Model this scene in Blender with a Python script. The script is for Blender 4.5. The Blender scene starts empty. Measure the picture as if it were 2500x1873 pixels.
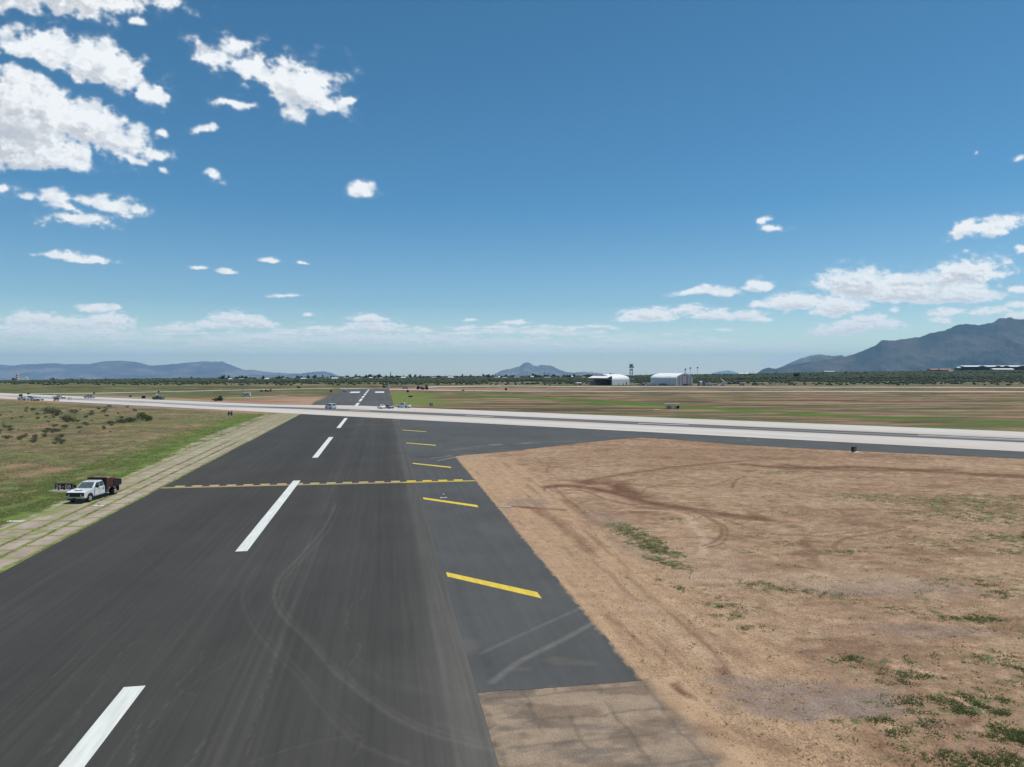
import bpy, bmesh, math, random
import numpy as np
from mathutils import Vector, Matrix
R = math.radians
random.seed(7)
rng = np.random.default_rng(11)
sc = bpy.context.scene

# ------------------------------------------------------------ camera, sky, sun, exposure
F, PITCH, H = 1734.0, 0.0187, 14.36          # focal length in photo pixels, tilt, height of the drone
cam_d = bpy.data.cameras.new('camera'); cam = bpy.data.objects.new('camera', cam_d)
sc.collection.objects.link(cam); sc.camera = cam
cam_d.sensor_width = 36; cam_d.lens = 36 * F / 2500.0
cam_d.clip_start = 0.1; cam_d.clip_end = 250000
cam.location = (0, 0, H); cam.rotation_euler = (R(90) - PITCH, 0, 0)

SUN_EL, SUN_AZ = 70.0, 72.0                  # azimuth clockwise from the view direction
world = bpy.data.worlds.new('World'); sc.world = world; world.use_nodes = True
wn = world.node_tree; wn.nodes.clear()
wo = wn.nodes.new('ShaderNodeOutputWorld'); bg = wn.nodes.new('ShaderNodeBackground')
sky_t = wn.nodes.new('ShaderNodeTexSky'); sky_t.sky_type = 'NISHITA'; sky_t.sun_disc = False
sky_t.sun_elevation = R(SUN_EL); sky_t.sun_rotation = R(SUN_AZ)
sky_t.altitude = 1400; sky_t.air_density = 1.0; sky_t.dust_density = 0.6; sky_t.ozone_density = 1.0
bg.inputs[1].default_value = 0.10
tint = wn.nodes.new('ShaderNodeVectorMath'); tint.operation = 'MULTIPLY'
_tc = wn.nodes.new('ShaderNodeTexCoord'); _sx = wn.nodes.new('ShaderNodeSeparateXYZ'); _cr = wn.nodes.new('ShaderNodeValToRGB')
wn.links.new(_tc.outputs['Generated'], _sx.inputs[0]); wn.links.new(_sx.outputs[2], _cr.inputs[0]); wn.links.new(_cr.outputs[0], tint.inputs[1])
_e = _cr.color_ramp.elements; _e[0].position = 0.0; _e[0].color = (1.55, 1.55, 1.32, 1); _e[1].position = .55; _e[1].color = (.36, .80, .90, 1)
for _p, _c in ((.09, (.80, 1.03, 1.06, 1)), (.22, (.44, .87, 1.02, 1))): _n = _e.new(_p); _n.color = _c
wn.links.new(sky_t.outputs[0], tint.inputs[0]); wn.links.new(tint.outputs[0], bg.inputs[0]); wn.links.new(bg.outputs[0], wo.inputs[0])
sun_d = bpy.data.lights.new('sun', 'SUN'); sun_d.energy = 4.0; sun_d.angle = R(0.53); sun_d.color = (1, .965, .91)
sun = bpy.data.objects.new('sun', sun_d); sc.collection.objects.link(sun)
sun.rotation_euler = (R(90 - SUN_EL), 0, R(-SUN_AZ + 180 + 180)); sun.location = (0, 0, 200)
_sd = Vector((math.sin(R(SUN_AZ)) * math.cos(R(SUN_EL)), math.cos(R(SUN_AZ)) * math.cos(R(SUN_EL)), math.sin(R(SUN_EL))))
sun.rotation_euler = _sd.to_track_quat('Z', 'Y').to_euler()
sc.view_settings.view_transform = 'Standard'; sc.view_settings.look = 'None'
sc.view_settings.exposure = 0.0; sc.view_settings.gamma = 1.0
sc.cycles.max_bounces = 6; sc.cycles.volume_bounces = 1; sc.cycles.transparent_max_bounces = 8
sc.cycles.volume_max_steps = 64

# ------------------------------------------------------------ helpers
C = sc.collection
def tag(o, label=None, cat=None, group=None, kind=None):
    if label: o['label'] = label
    if cat: o['category'] = cat
    if group: o['group'] = group
    if kind: o['kind'] = kind
    return o
def link(name, me, mat=None, parent=None):
    o = bpy.data.objects.new(name, me); C.objects.link(o)
    if mat: me.materials.append(mat)
    if parent: o.parent = parent
    return o
def empty(name, loc, rz=0):
    o = bpy.data.objects.new(name, None); C.objects.link(o)
    o.location = loc; o.rotation_euler = (0, 0, rz); o.empty_display_size = .5
    return o
def children(o): return [c for c in bpy.data.objects if c.parent == o]
def copy_tree(o, parent=None):
    kids = KIDS.get(o.name)
    if kids is None: kids = KIDS[o.name] = children(o)
    c = o.copy(); C.objects.link(c); c.parent = parent
    for ch in kids: copy_tree(ch, c)
    return c
KIDS = {}
class MB:
    def __init__(s): s.v = []; s.f = []
    def add(s, vs, fs):
        b = len(s.v); s.v += [tuple(p) for p in vs]; s.f += [tuple(b + i for i in f) for f in fs]; return s
    def box(s, x0, x1, y0, y1, z0, z1, tx=0, ty=0):
        vs = [(x0, y0, z0), (x1, y0, z0), (x1, y1, z0), (x0, y1, z0), (x0 + tx, y0 + ty, z1), (x1 - tx, y0 + ty, z1), (x1 - tx, y1 - ty, z1), (x0 + tx, y1 - ty, z1)]
        return s.add(vs, [(3, 2, 1, 0), (4, 5, 6, 7), (0, 1, 5, 4), (1, 2, 6, 5), (2, 3, 7, 6), (3, 0, 4, 7)])
    def quad(s, a, b, c, d): return s.add([a, b, c, d], [(0, 1, 2, 3)])
    def tube(s, a, b, r, r2=None, n=8):
        a, b = Vector(a), Vector(b); r2 = r if r2 is None else r2
        d = (b - a).normalized(); u = d.orthogonal().normalized(); w = d.cross(u)
        vs = []
        for p, rr in ((a, r), (b, r2)):
            for i in range(n):
                t = 2 * math.pi * i / n; vs.append(p + (u * math.cos(t) + w * math.sin(t)) * rr)
        fs = [(i, (i + 1) % n, n + (i + 1) % n, n + i) for i in range(n)] + [tuple(range(n - 1, -1, -1)), tuple(range(n, 2 * n))]
        return s.add(vs, fs)
    def prism(s, poly, y0, y1):                # polygon in x,z swept along y
        n = len(poly)
        vs = [(x, y0, z) for x, z in poly] + [(x, y1, z) for x, z in poly]
        return s.add(vs, [(i, (i + 1) % n, n + (i + 1) % n, n + i) for i in range(n)] + [tuple(range(n - 1, -1, -1)), tuple(range(n, 2 * n))])
    def build(s, name, mat=None, parent=None, smooth=False, bevel=0):
        me = bpy.data.meshes.new(name); me.from_pydata(s.v, [], s.f)
        bm = bmesh.new(); bm.from_mesh(me)
        bmesh.ops.recalc_face_normals(bm, faces=bm.faces)
        if bevel:
            try: bmesh.ops.bevel(bm, geom=list(bm.edges), offset=bevel, segments=2, affect='EDGES', clamp_overlap=True)
            except Exception: pass
        bm.to_mesh(me); bm.free()
        if smooth: me.polygons.foreach_set('use_smooth', [True] * len(me.polygons))
        return link(name, me, mat, parent)

# ------------------------------------------------------------ ground geometry (world metres; survey points read off the photo)
def un(u, v, z=0.0):
    a = (u - 1250) / F; b = -(v - 936.5) / F
    c, s = math.cos(PITCH), math.sin(PITCH)
    Y = c + s * b; Z = -s + c * b; t = (z - H) / Z
    return np.array([a * t, Y * t])
DV = np.array([-.1776, .9841]); NV = np.array([.9841, .1776])       # along / across the near runway
EV = np.array([.8283, -.5603]); MV = np.array([.5603, .8283])       # along / across the crossing runway
def sn(s, n): return (DV[0] * s + NV[0] * n, DV[1] * s + NV[1] * n)
def tv(t, v): return (EV[0] * t + MV[0] * v, EV[1] * t + MV[1] * v)
def sstep(a, b, x):
    t = np.clip((x - a) / (b - a), 0, 1); return t * t * (3 - 2 * t)
RB_U = np.array([-400, 0, 600, 1000, 1500, 1800, 2000, 2500, 3000.]); RB_V = np.array([931, 930, 925, 921.5, 919.5, 915.5, 911.5, 905.5, 903.])
def terr(x, y):
    x = np.asarray(x, float); y = np.asarray(y, float)
    yy = np.maximum(y, 1.0); u = 1250 + F * x / yy
    u = np.clip(u, -400, 3000)
    zb = H - (np.interp(u, RB_U, RB_V) - 904) * 1500 / F
    r = np.hypot(x, y); front = sstep(300, 800, y)
    z = sstep(720, 1500, y) * zb * front
    drop = np.maximum(r - 1750, 0) * .045
    return np.maximum(z - drop, -400.0)
def far_pt(u, D):
    x = (u - 1250) / F * D; return (x, D, float(terr(x, D)))

def _hash(ix, iy, seed):
    h = (ix.astype(np.int64) * 374761393 + iy.astype(np.int64) * 668265263 + seed * 1442695041) & 0xffffffff
    h = ((h ^ (h >> 13)) * 1274126177) & 0xffffffff
    h = ((h ^ (h >> 16)) * 2246822519) & 0xffffffff
    return ((h ^ (h >> 15)) & 0xffffff).astype(np.float64) / 0xffffff
def vn(x, y, seed=0):
    fx, fy = np.floor(x), np.floor(y); tx, ty = x - fx, y - fy
    tx = tx * tx * tx * (tx * (tx * 6 - 15) + 10); ty = ty * ty * ty * (ty * (ty * 6 - 15) + 10)
    a = _hash(fx, fy, seed); b = _hash(fx + 1, fy, seed); c = _hash(fx, fy + 1, seed); d = _hash(fx + 1, fy + 1, seed)
    return (a + (b - a) * tx) * (1 - ty) + (c + (d - c) * tx) * ty
def fbm(x, y, seed=0, o=5, g=.5, lac=2.03):
    s = 0.; a = 1.; t = 0.
    for i in range(o):
        s = s + a * vn(x, y, seed + i * 17); t += a; a *= g
        x, y = x * lac * .8 - y * lac * .6 + 11.3, x * lac * .6 + y * lac * .8 + 3.7
    return s / t
def seg_dist(x, y, pts):
    best = np.full(np.shape(x), 1e9)
    for (x0, y0), (x1, y1) in zip(pts[:-1], pts[1:]):
        dx, dy = x1 - x0, y1 - y0; L = dx * dx + dy * dy + 1e-9
        t = np.clip(((x - x0) * dx + (y - y0) * dy) / L, 0, 1)
        best = np.minimum(best, np.hypot(x - x0 - t * dx, y - y0 - t * dy))
    return best
def mix(a, b, f): return a + (b - a) * np.asarray(f)[..., None]
def col(*c): return np.array(c, float)
def smooth_poly(pts, n=6):
    pts = [np.array(p, float) for p in pts]; out = []
    for i in range(len(pts) - 1):
        p0 = pts[max(i - 1, 0)]; p1 = pts[i]; p2 = pts[i + 1]; p3 = pts[min(i + 2, len(pts) - 1)]
        for k in range(n):
            t = k / n
            out.append(.5 * ((2 * p1) + (-p0 + p2) * t + (2 * p0 - 5 * p1 + 4 * p2 - p3) * t * t + (-p0 + 3 * p1 - 3 * p2 + p3) * t ** 3))
    out.append(pts[-1]); return out
def pxline(pts, org=(0, 0), k=1.0, n=5):
    return smooth_poly([un(org[0] + x / k, org[1] + y / k) for x, y in pts], n)

def grid_mesh(name, X, Y, Z, colr=None, mat=None, smooth=True):
    r, c = X.shape
    me = bpy.data.meshes.new(name)
    co = np.stack([X, Y, Z], -1).reshape(-1, 3).astype(np.float32)
    me.vertices.add(r * c); me.vertices.foreach_set('co', co.ravel())
    i = np.arange(r * c).reshape(r, c)
    q = np.stack([i[:-1, :-1], i[:-1, 1:], i[1:, 1:], i[1:, :-1]], -1).reshape(-1, 4).astype(np.int32)
    a = co[q[:, 1]] - co[q[:, 0]]; b = co[q[:, 3]] - co[q[:, 0]]
    if np.mean(a[:, 0] * b[:, 1] - a[:, 1] * b[:, 0]) < 0: q = q[:, ::-1]
    n = len(q)
    me.loops.add(n * 4); me.loops.foreach_set('vertex_index', np.ascontiguousarray(q).ravel())
    me.polygons.add(n); me.polygons.foreach_set('loop_start', np.arange(0, n * 4, 4, dtype=np.int32))
    me.update(calc_edges=True)
    if smooth: me.polygons.foreach_set('use_smooth', np.ones(n, bool))
    if colr is not None:
        at = me.color_attributes.new('Col', 'FLOAT_COLOR', 'POINT')
        cc = np.ones((r * c, 4), np.float32); cc[:, :colr.shape[-1]] = colr.reshape(r * c, -1)
        at.data.foreach_set('color', cc.ravel())
    me.validate()
    return link(name, me, mat)

# ------------------------------------------------------------ materials
def nodes(name):
    m = bpy.data.materials.new(name); m.use_nodes = True; nt = m.node_tree
    return m, nt, nt.nodes['Principled BSDF']
def plain(name, c, rough=.6, metal=0, var=.12, scale=3.0, spec=.4, coat=0):
    m, nt, b = nodes(name)
    tc = nt.nodes.new('ShaderNodeTexCoord'); nz = nt.nodes.new('ShaderNodeTexNoise'); nz.inputs['Scale'].default_value = scale; nz.inputs['Detail'].default_value = 6
    nt.links.new(tc.outputs['Object'], nz.inputs['Vector'])
    rp = nt.nodes.new('ShaderNodeMapRange'); rp.inputs[1].default_value = .3; rp.inputs[2].default_value = .7; rp.inputs[3].default_value = 1 - var; rp.inputs[4].default_value = 1 + var * .6
    nt.links.new(nz.outputs[0], rp.inputs[0])
    mu = nt.nodes.new('ShaderNodeVectorMath'); mu.operation = 'SCALE'; mu.inputs[0].default_value = c[:3]
    nt.links.new(rp.outputs[0], mu.inputs['Scale']); nt.links.new(mu.outputs[0], b.inputs['Base Color'])
    b.inputs['Roughness'].default_value = rough; b.inputs['Metallic'].default_value = metal
    b.inputs['Specular IOR Level'].default_value = spec; b.inputs['Coat Weight'].default_value = coat
    return m
def attr_mat(name, layers, bump=(), rough=.9, spec=.2, stretch=None):
    """layers: (scale, detail, low, high) multiplied onto the Col attribute; bump: (scale, strength, distance)."""
    m, nt, b = nodes(name); L = nt.links.new
    at = nt.nodes.new('ShaderNodeAttribute'); at.attribute_name = 'Col'
    ge = nt.nodes.new('ShaderNodeNewGeometry'); cur = at.outputs['Color']
    for sc_, det, lo, hi, st in layers:
        mp = nt.nodes.new('ShaderNodeMapping'); mp.vector_type = 'TEXTURE'; mp.inputs['Rotation'].default_value = (0, 0, math.atan2(DV[1], DV[0])) if st else (0, 0, 0)
        mp.inputs['Scale'].default_value = (st or 1, 1, 1)
        L(ge.outputs['Position'], mp.inputs[0])
        nz = nt.nodes.new('ShaderNodeTexNoise'); nz.inputs['Scale'].default_value = sc_; nz.inputs['Detail'].default_value = det; nz.inputs['Roughness'].default_value = .62
        L(mp.outputs[0], nz.inputs['Vector'])
        mr = nt.nodes.new('ShaderNodeMapRange'); mr.inputs[1].default_value = .32; mr.inputs[2].default_value = .68; mr.inputs[3].default_value = lo; mr.inputs[4].default_value = hi
        L(nz.outputs[0], mr.inputs[0])
        mu = nt.nodes.new('ShaderNodeVectorMath'); mu.operation = 'SCALE'; L(cur, mu.inputs[0]); L(mr.outputs[0], mu.inputs['Scale']); cur = mu.outputs[0]
    L(cur, b.inputs['Base Color'])
    prev = None
    for s_, st_, d_ in bump:
        nz = nt.nodes.new('ShaderNodeTexNoise'); nz.inputs['Scale'].default_value = s_; nz.inputs['Detail'].default_value = 5
        L(ge.outputs['Position'], nz.inputs['Vector'])
        bp = nt.nodes.new('ShaderNodeBump'); bp.inputs['Strength'].default_value = st_; bp.inputs['Distance'].default_value = d_
        L(nz.outputs[0], bp.inputs['Height'])
        if prev: L(prev, bp.inputs['Normal'])
        prev = bp.outputs[0]
    if prev: L(prev, b.inputs['Normal'])
    b.inputs['Roughness'].default_value = rough; b.inputs['Specular IOR Level'].default_value = spec
    return m
M = {}
M['ground'] = attr_mat('soil and grass', [(.9, 6, .82, 1.14, 0), (7, 7, .70, 1.26, 0)], [(1.5, .8, .25), (9, 1.0, .10)], .97, .1)
M['asphalt'] = attr_mat('worn asphalt', [(.12, 5, .93, 1.07, 0), (3.2, 5, .91, 1.10, 34), (28, 4, .76, 1.28, 0)], [(60, .5, .012)], .92, .22)
M['asphalt_new'] = attr_mat('sealed asphalt', [(.25, 5, .93, 1.07, 0), (2.0, 5, .94, 1.06, 20), (28, 4, .84, 1.18, 0)], [(60, .3, .01)], .88, .25)
M['concrete'] = attr_mat('runway concrete', [(.2, 5, .95, 1.04, 0), (5, 5, .93, 1.06, 0)], [(20, .2, .01)], .9, .2)
M['oldconc'] = attr_mat('old rough paving', [(1.2, 6, .86, 1.12, 0), (16, 6, .72, 1.25, 0)], [(14, .7, .03)], .95, .15)
M['paver'] = attr_mat('slab paving with weeds', [(.7, 6, .9, 1.08, 0), (14, 6, .76, 1.2, 0)], [(14, .5, .03)], .95, .15)
def paint(name, c, wear=.25):
    m, nt, b = nodes(name); L = nt.links.new
    ge = nt.nodes.new('ShaderNodeNewGeometry')
    mp = nt.nodes.new('ShaderNodeMapping'); mp.vector_type = 'TEXTURE'; mp.inputs['Rotation'].default_value = (0, 0, math.atan2(DV[1], DV[0])); mp.inputs['Scale'].default_value = (12, 1, 1)
    L(ge.outputs['Position'], mp.inputs[0])
    nz = nt.nodes.new('ShaderNodeTexNoise'); nz.inputs['Scale'].default_value = 4.5; nz.inputs['Detail'].default_value = 10; nz.inputs['Roughness'].default_value = .7
    L(mp.outputs[0], nz.inputs['Vector'])
    mr = nt.nodes.new('ShaderNodeMapRange'); mr.inputs[1].default_value = .35; mr.inputs[2].default_value = .62; mr.inputs[3].default_value = 1 - wear; mr.inputs[4].default_value = 1
    L(nz.outputs[0], mr.inputs[0])
    mu = nt.nodes.new('ShaderNodeVectorMath'); mu.operation = 'SCALE'; mu.inputs[0].default_value = c
    L(mr.outputs[0], mu.inputs['Scale']); L(mu.outputs[0], b.inputs['Base Color']); b.inputs['Roughness'].default_value = .75; b.inputs['Specular IOR Level'].default_value = .2
    return m
M['wpaint'] = paint('white marking paint', (.69, .69, .64), .2)
M['wfaded'] = paint('faded white marking paint', (.62, .62, .59), .18)
M['wghost'] = paint('ghost marking', (.13, .13, .125), .3)
M['ypaint'] = paint('yellow marking paint', (.71, .52, .065), .22)
M['ydull'] = paint('dull yellow marking paint', (.50, .37, .17), .2)
M['wcar'] = plain('white car paint', (.72, .73, .74), .28, var=.03, spec=.5, coat=.5)
M['silver'] = plain('silver car paint', (.42, .44, .47), .3, .3, .03, coat=.4)
M['greycar'] = plain('charcoal car paint', (.09, .095, .105), .3, .3, .04, coat=.5)
M['blackcar'] = plain('black car paint', (.025, .027, .03), .3, 0, .05, coat=.5)
M['black'] = plain('black plastic', (.018, .018, .02), .55, var=.2)
M['rubber'] = plain('tyre rubber', (.025, .025, .025), .85, var=.2)
M['chrome'] = plain('polished metal', (.62, .62, .62), .22, .9, .05)
M['glass'] = plain('tinted vehicle glass', (.02, .026, .032), .08, 0, .1, spec=.8)
M['wglass'] = plain('windscreen glass', (.10, .125, .125), .12, 0, .55, scale=2.2, spec=.8)
M['lamp'] = plain('clear lamp lens', (.55, .56, .58), .15, .2, .1)
M['tail'] = plain('red lamp lens', (.35, .02, .015), .3, var=.1)
M['maroon'] = plain('maroon sign face', (.09, .010, .014), .45, var=.1)
M['signblack'] = plain('black sign face', (.012, .012, .013), .5, var=.1)
M['signwhite'] = plain('white sign lettering', (.88, .87, .86), .5, var=.05)
M['signdim'] = plain('dim sign lettering', (.22, .18, .19), .6, var=.1)
M['steel'] = plain('galvanised steel', (.38, .39, .40), .5, .4, .1)
M['rust'] = plain('rust red steel box', (.10, .030, .021), .6, var=.25, scale=5)
M['conc'] = plain('pale concrete', (.55, .51, .46), .85, var=.12)
M['fabric'] = plain('white hangar fabric', (.76, .75, .73), .7, var=.06, scale=.25)
M['fabricgrey'] = plain('grey hangar fabric', (.36, .35, .37), .75, var=.08, scale=.3)
M['dark'] = plain('dark interior', (.02, .02, .023), .8, var=.3)
M['darkgrey'] = plain('dark grey', (.07, .07, .075), .7, var=.2)
M['grey'] = plain('grey painted metal', (.27, .27, .28), .6, var=.15)
M['white'] = plain('white painted metal', (.72, .71, .69), .5, var=.08)
M['redpaint'] = plain('red machine paint', (.32, .045, .03), .5, var=.2)
M['orange'] = plain('orange paint', (.42, .10, .03), .5, var=.15)
M['greenbox'] = plain('dark green paint', (.025, .06, .03), .6, var=.2)
M['skin'] = plain('skin', (.35, .20, .14), .6)
M['hivis'] = plain('high visibility vest', (.55, .62, .08), .7)
M['denim'] = plain('dark trousers', (.05, .06, .09), .8)
M['tan'] = plain('tan wall', (.30, .235, .18), .85, var=.12, scale=.4)
M['brown'] = plain('brown wall', (.115, .085, .075), .85, var=.15, scale=.4)
M['roofwhite'] = plain('white metal roof', (.72, .72, .70), .5, var=.06, scale=.3)
M['roofred'] = plain('faded red roof', (.42, .17, .13), .7, var=.12, scale=.4)
M['roofgrey'] = plain('grey roof', (.26, .25, .24), .8, var=.15)
M['wood'] = plain('weathered pole wood', (.11, .085, .065), .85, var=.2)
M['bark'] = plain('bark', (.09, .07, .05), .9, var=.3)
M['camo'] = plain('drab vehicle paint', (.085, .08, .06), .7, var=.3)
def foliage(name, c1, c2, scale=1.2, thin=0):
    m, nt, b = nodes(name); L = nt.links.new
    ge = nt.nodes.new('ShaderNodeNewGeometry'); nz = nt.nodes.new('ShaderNodeTexNoise'); nz.inputs['Scale'].default_value = scale; nz.inputs['Detail'].default_value = 5
    L(ge.outputs['Position'], nz.inputs['Vector'])
    mr = nt.nodes.new('ShaderNodeMapRange'); mr.inputs[1].default_value = .35; mr.inputs[2].default_value = .65; L(nz.outputs[0], mr.inputs[0])
    mx = nt.nodes.new('ShaderNodeMix'); mx.data_type = 'RGBA'; mx.inputs[6].default_value = (*c1, 1); mx.inputs[7].default_value = (*c2, 1)
    L(mr.outputs[0], mx.inputs[0]); L(mx.outputs[2], b.inputs['Base Color']); b.inputs['Roughness'].default_value = .8; b.inputs['Specular IOR Level'].default_value = .15
    if thin:
        tl_ = nt.nodes.new('ShaderNodeBsdfTranslucent'); L(mx.outputs[2], tl_.inputs[0]); ms_ = nt.nodes.new('ShaderNodeMixShader'); ms_.inputs[0].default_value = thin
        L(b.outputs[0], ms_.inputs[1]); L(tl_.outputs[0], ms_.inputs[2]); L(ms_.outputs[0], nt.nodes['Material Output'].inputs[0])
    return m
M['scrub'] = foliage('scrub foliage', (.040, .060, .032), (.072, .084, .046), .05)
M['treeleaf'] = foliage('tree foliage', (.022, .042, .024), (.05, .075, .04), .3)
M['bush'] = foliage('desert bush foliage', (.10, .115, .065), (.21, .20, .125), 2, .45)
M['bushgreen'] = foliage('green bush foliage', (.07, .13, .03), (.12, .19, .05), 2, .4)
M['weed'] = foliage('weeds', (.095, .14, .042), (.17, .18, .075), 1.2, .45)
M['tuft'] = foliage('dry grass tufts', (.21, .20, .095), (.40, .33, .19), 1.5, .45)
M['tuftgreen'] = foliage('green grass tufts', (.17, .24, .06), (.30, .32, .13), 1.5, .45)
M['stone'] = plain('pale pebbles', (.27, .20, .16), .9, var=.3, scale=2)

# ------------------------------------------------------------ ground sheet
NS = (-26.72, 4.05, 11.75)                     # left edge, asphalt joint, outer shoulder edge
az = np.concatenate([np.radians(np.linspace(-180, -43, 60, endpoint=False)), np.radians(np.linspace(-43, 43, 1250)), np.radians(np.linspace(43, 180, 61)[1:])])
rows_px = np.concatenate([np.linspace(1960, 1250, 330, endpoint=False), np.linspace(1250, 925, 330, endpoint=False), np.linspace(925, 915.5, 26)])
rad = H * F / (rows_px - 904.0)
rad = np.concatenate([np.linspace(.5, rad[0], 12, endpoint=False), rad, np.geomspace(rad[-1], 39000, 60)[1:]])
A_, R_ = np.meshgrid(az, rad)
gx, gy = R_ * np.sin(A_), R_ * np.cos(A_)
cosA = np.cos(A_)
# perpendicular depth rows inside the view cone so that rows follow depth
front = cosA > .5
dep = np.where(front, R_, R_ * cosA)
gx = np.where(front, R_ * np.tan(np.where(front, A_, 0)), gx); gy = np.where(front, R_, gy)
gx = np.where(~front, R_ * np.sin(A_) * 2, gx); gy = np.where(~front, R_ * np.cos(A_) * 2, gy)
gr = np.hypot(gx, gy); lim = np.minimum(1, 39000 / np.maximum(gr, 1)); gx *= lim; gy *= lim
gz = terr(gx, gy)
def fields(x, y):
    """colour of the ground at a place: soil, dry grass, lush grass, tracks, weeds"""
    s = x * DV[0] + y * DV[1]; n = x * NV[0] + y * NV[1]
    t = x * EV[0] + y * EV[1]; v = x * MV[0] + y * MV[1]
    yy = np.maximum(y, 1); u = 1250 + F * x / yy
    dist = np.hypot(x, y)
    big = fbm(x / 38, y / 38, 1, 5); med = fbm(x / 7, y / 7, 2, 5); fine = fbm(x / 1.1, y / 1.1, 3, 5); vf = fbm(x / .35, y / .35, 4, 4)
    # ---- left field and general grassland
    olive = col(.155, .135, .062); straw = col(.30, .235, .135); soil = col(.33, .20, .125); lush = col(.120, .165, .038); green = col(.125, .165, .045)
    redsoil = col(.34, .175, .105)
    c = mix(olive, straw, sstep(.42, .68, .45 * med + .55 * fine))
    c = mix(c, green, .8 * sstep(.45, .62, .5 * big + .3 * med + .2 * fine))
    c = mix(c, soil, .75 * sstep(.55, .70, .5 * fbm(x / 22, y / 13, 8, 5) + .5 * fbm(x / 3, y / 3, 9, 4)))
    # scrubby upper-left part
    ul = sstep(-50, -75, n) * sstep(90, 130, s) * sstep(157, 150, v)
    c = mix(c, mix(col(.075, .085, .045), col(.24, .165, .10), sstep(.42, .62, fbm(x / 5, y / 5, 12, 5))), .75 * ul * sstep(.40, .6, fbm(x / 12, y / 9, 13, 4)))
    leftn = sstep(-26.7, -28, n)
    # lush band beside the paving strip
    w = 34.2 + 3.6 * sstep(95, 170, s)
    band = sstep(w + 9 + 4 * (med - .5) + 2.5 * sstep(150, 220, s), w + 2, -n) * sstep(w - 2, w, -n) * leftn * sstep(262, 232, s)
    c = mix(c, lush * (.8 + .5 * fine)[..., None], band * sstep(.28, .52, .5 * fbm(s / 14, n / 3, 21, 4) + .5 * fine + .16 * sstep(100, 200, s)))
    # band along the crossing runway, near side, left
    b2 = sstep(140, 148, v) * sstep(155, 152, v) * sstep(-60, -66, n) * sstep(-160, -140, t)
    c = mix(c, lush * (.85 + .4 * fine)[..., None], .75 * b2 * sstep(.35, .55, med))
    d2 = sstep(143, 149, v + 6 * (med - .5)) * sstep(-185, -215, t) + .9 * sstep(-27, -29, n) * sstep(-36, -33, n) * sstep(232, 240, s)
    c = mix(c, mix(soil, redsoil, fine) * 1.1, np.clip(d2, 0, 1) * (v < 156))
    # ---- bare soil on the right of the near runway
    bare = ((n > 4) & (v < 156))
    sand = mix(col(.302, .190, .117), col(.415, .280, .178), sstep(.35, .65, .4 * big + .3 * med + .3 * fine))
    sand = sand * (1 + .60 * (fbm(x / .5, y / .38, 36, 4) - .5) * (1 - .6 * sstep(17.5, 15, n)))[..., None]
    sand = mix(sand, col(.20, .112, .068), .7 * sstep(15, 20, n) * sstep(.52, .70, .5 * fbm(x / 9, y / 4, 31, 5) + .5 * fbm(x / 1.6, y / .8, 32, 4)))
    # graded strip beside the shoulder with grader lines
    strip = sstep(9.5, 7.0, n - 11.8 + 1.2 * (med - .5)) * sstep(118, 108, s)
    gl = fbm(n / .28, s / 9, 33, 3)
    sand = mix(sand, col(.435, .285, .172) * (.84 + .30 * gl)[..., None], .85 * strip)
    sand = mix(sand, col(.25, .15, .10), .5 * sstep(.62, .75, fbm(n / .8, s / 7, 34, 4)) * (strip > .1))
    # grader lines parallel to the crossing runway
    st2 = sstep(112, 122, v) * sstep(152, 140, v)
    gl2 = fbm(t / 16, v / .9, 35, 4)
    sand = mix(sand, sand * (.78 + .42 * gl2)[..., None], st2)
    Z6 = ((1250, 1050), 1.7696)
    darks = [([(0, 330), (120, 345), (220, 420), (330, 520)], 1.0, .35), ([(330, 460), (500, 620), (700, 800), (850, 930), (960, 1060)], .35, .18), ([(420, 800), (560, 930), (640, 1010)], .3, .3), ([(30, 330), (220, 345)], .8, .45), ([(880, 1000), (950, 1080), (1040, 1180)], .6, .4), ([(880, 1300), (1060, 1340), (1180, 1390)], .8, .35), ([(150, 245), (250, 240), (400, 262), (560, 305), (760, 342), (950, 368), (1100, 385)], 1.5, .75), ([(330, 228), (440, 232), (480, 262), (560, 285)], 2.6, .7),
             ([(300, 225), (520, 185), (800, 150), (1000, 135)], 1.1, .5), ([(1000, 150), (1250, 165), (1500, 160), (1900, 185), (2212, 205), (2600, 225)], 2.2, .65),
             ([(1180, 150), (1350, 168), (1600, 175), (1900, 172)], 1.8, .55), ([(220, 300), (300, 360), (400, 420)], .9, .35), ([(2050, 190), (2400, 205)], 1.3, .6),
             ([(1250, 470), (1300, 540), (1350, 600)], .6, .3), ([(1800, 1275), (1900, 1260), (2010, 1235)], .45, .7), ([(1550, 1340), (1800, 1420), (2212, 1380)], 1.4, .45),
             ([(730, 1110), (760, 1140), (790, 1155)], .35, .8), ([(560, 1110), (620, 1160), (700, 1220), (780, 1300), (830, 1400)], .5, .55)]
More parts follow.
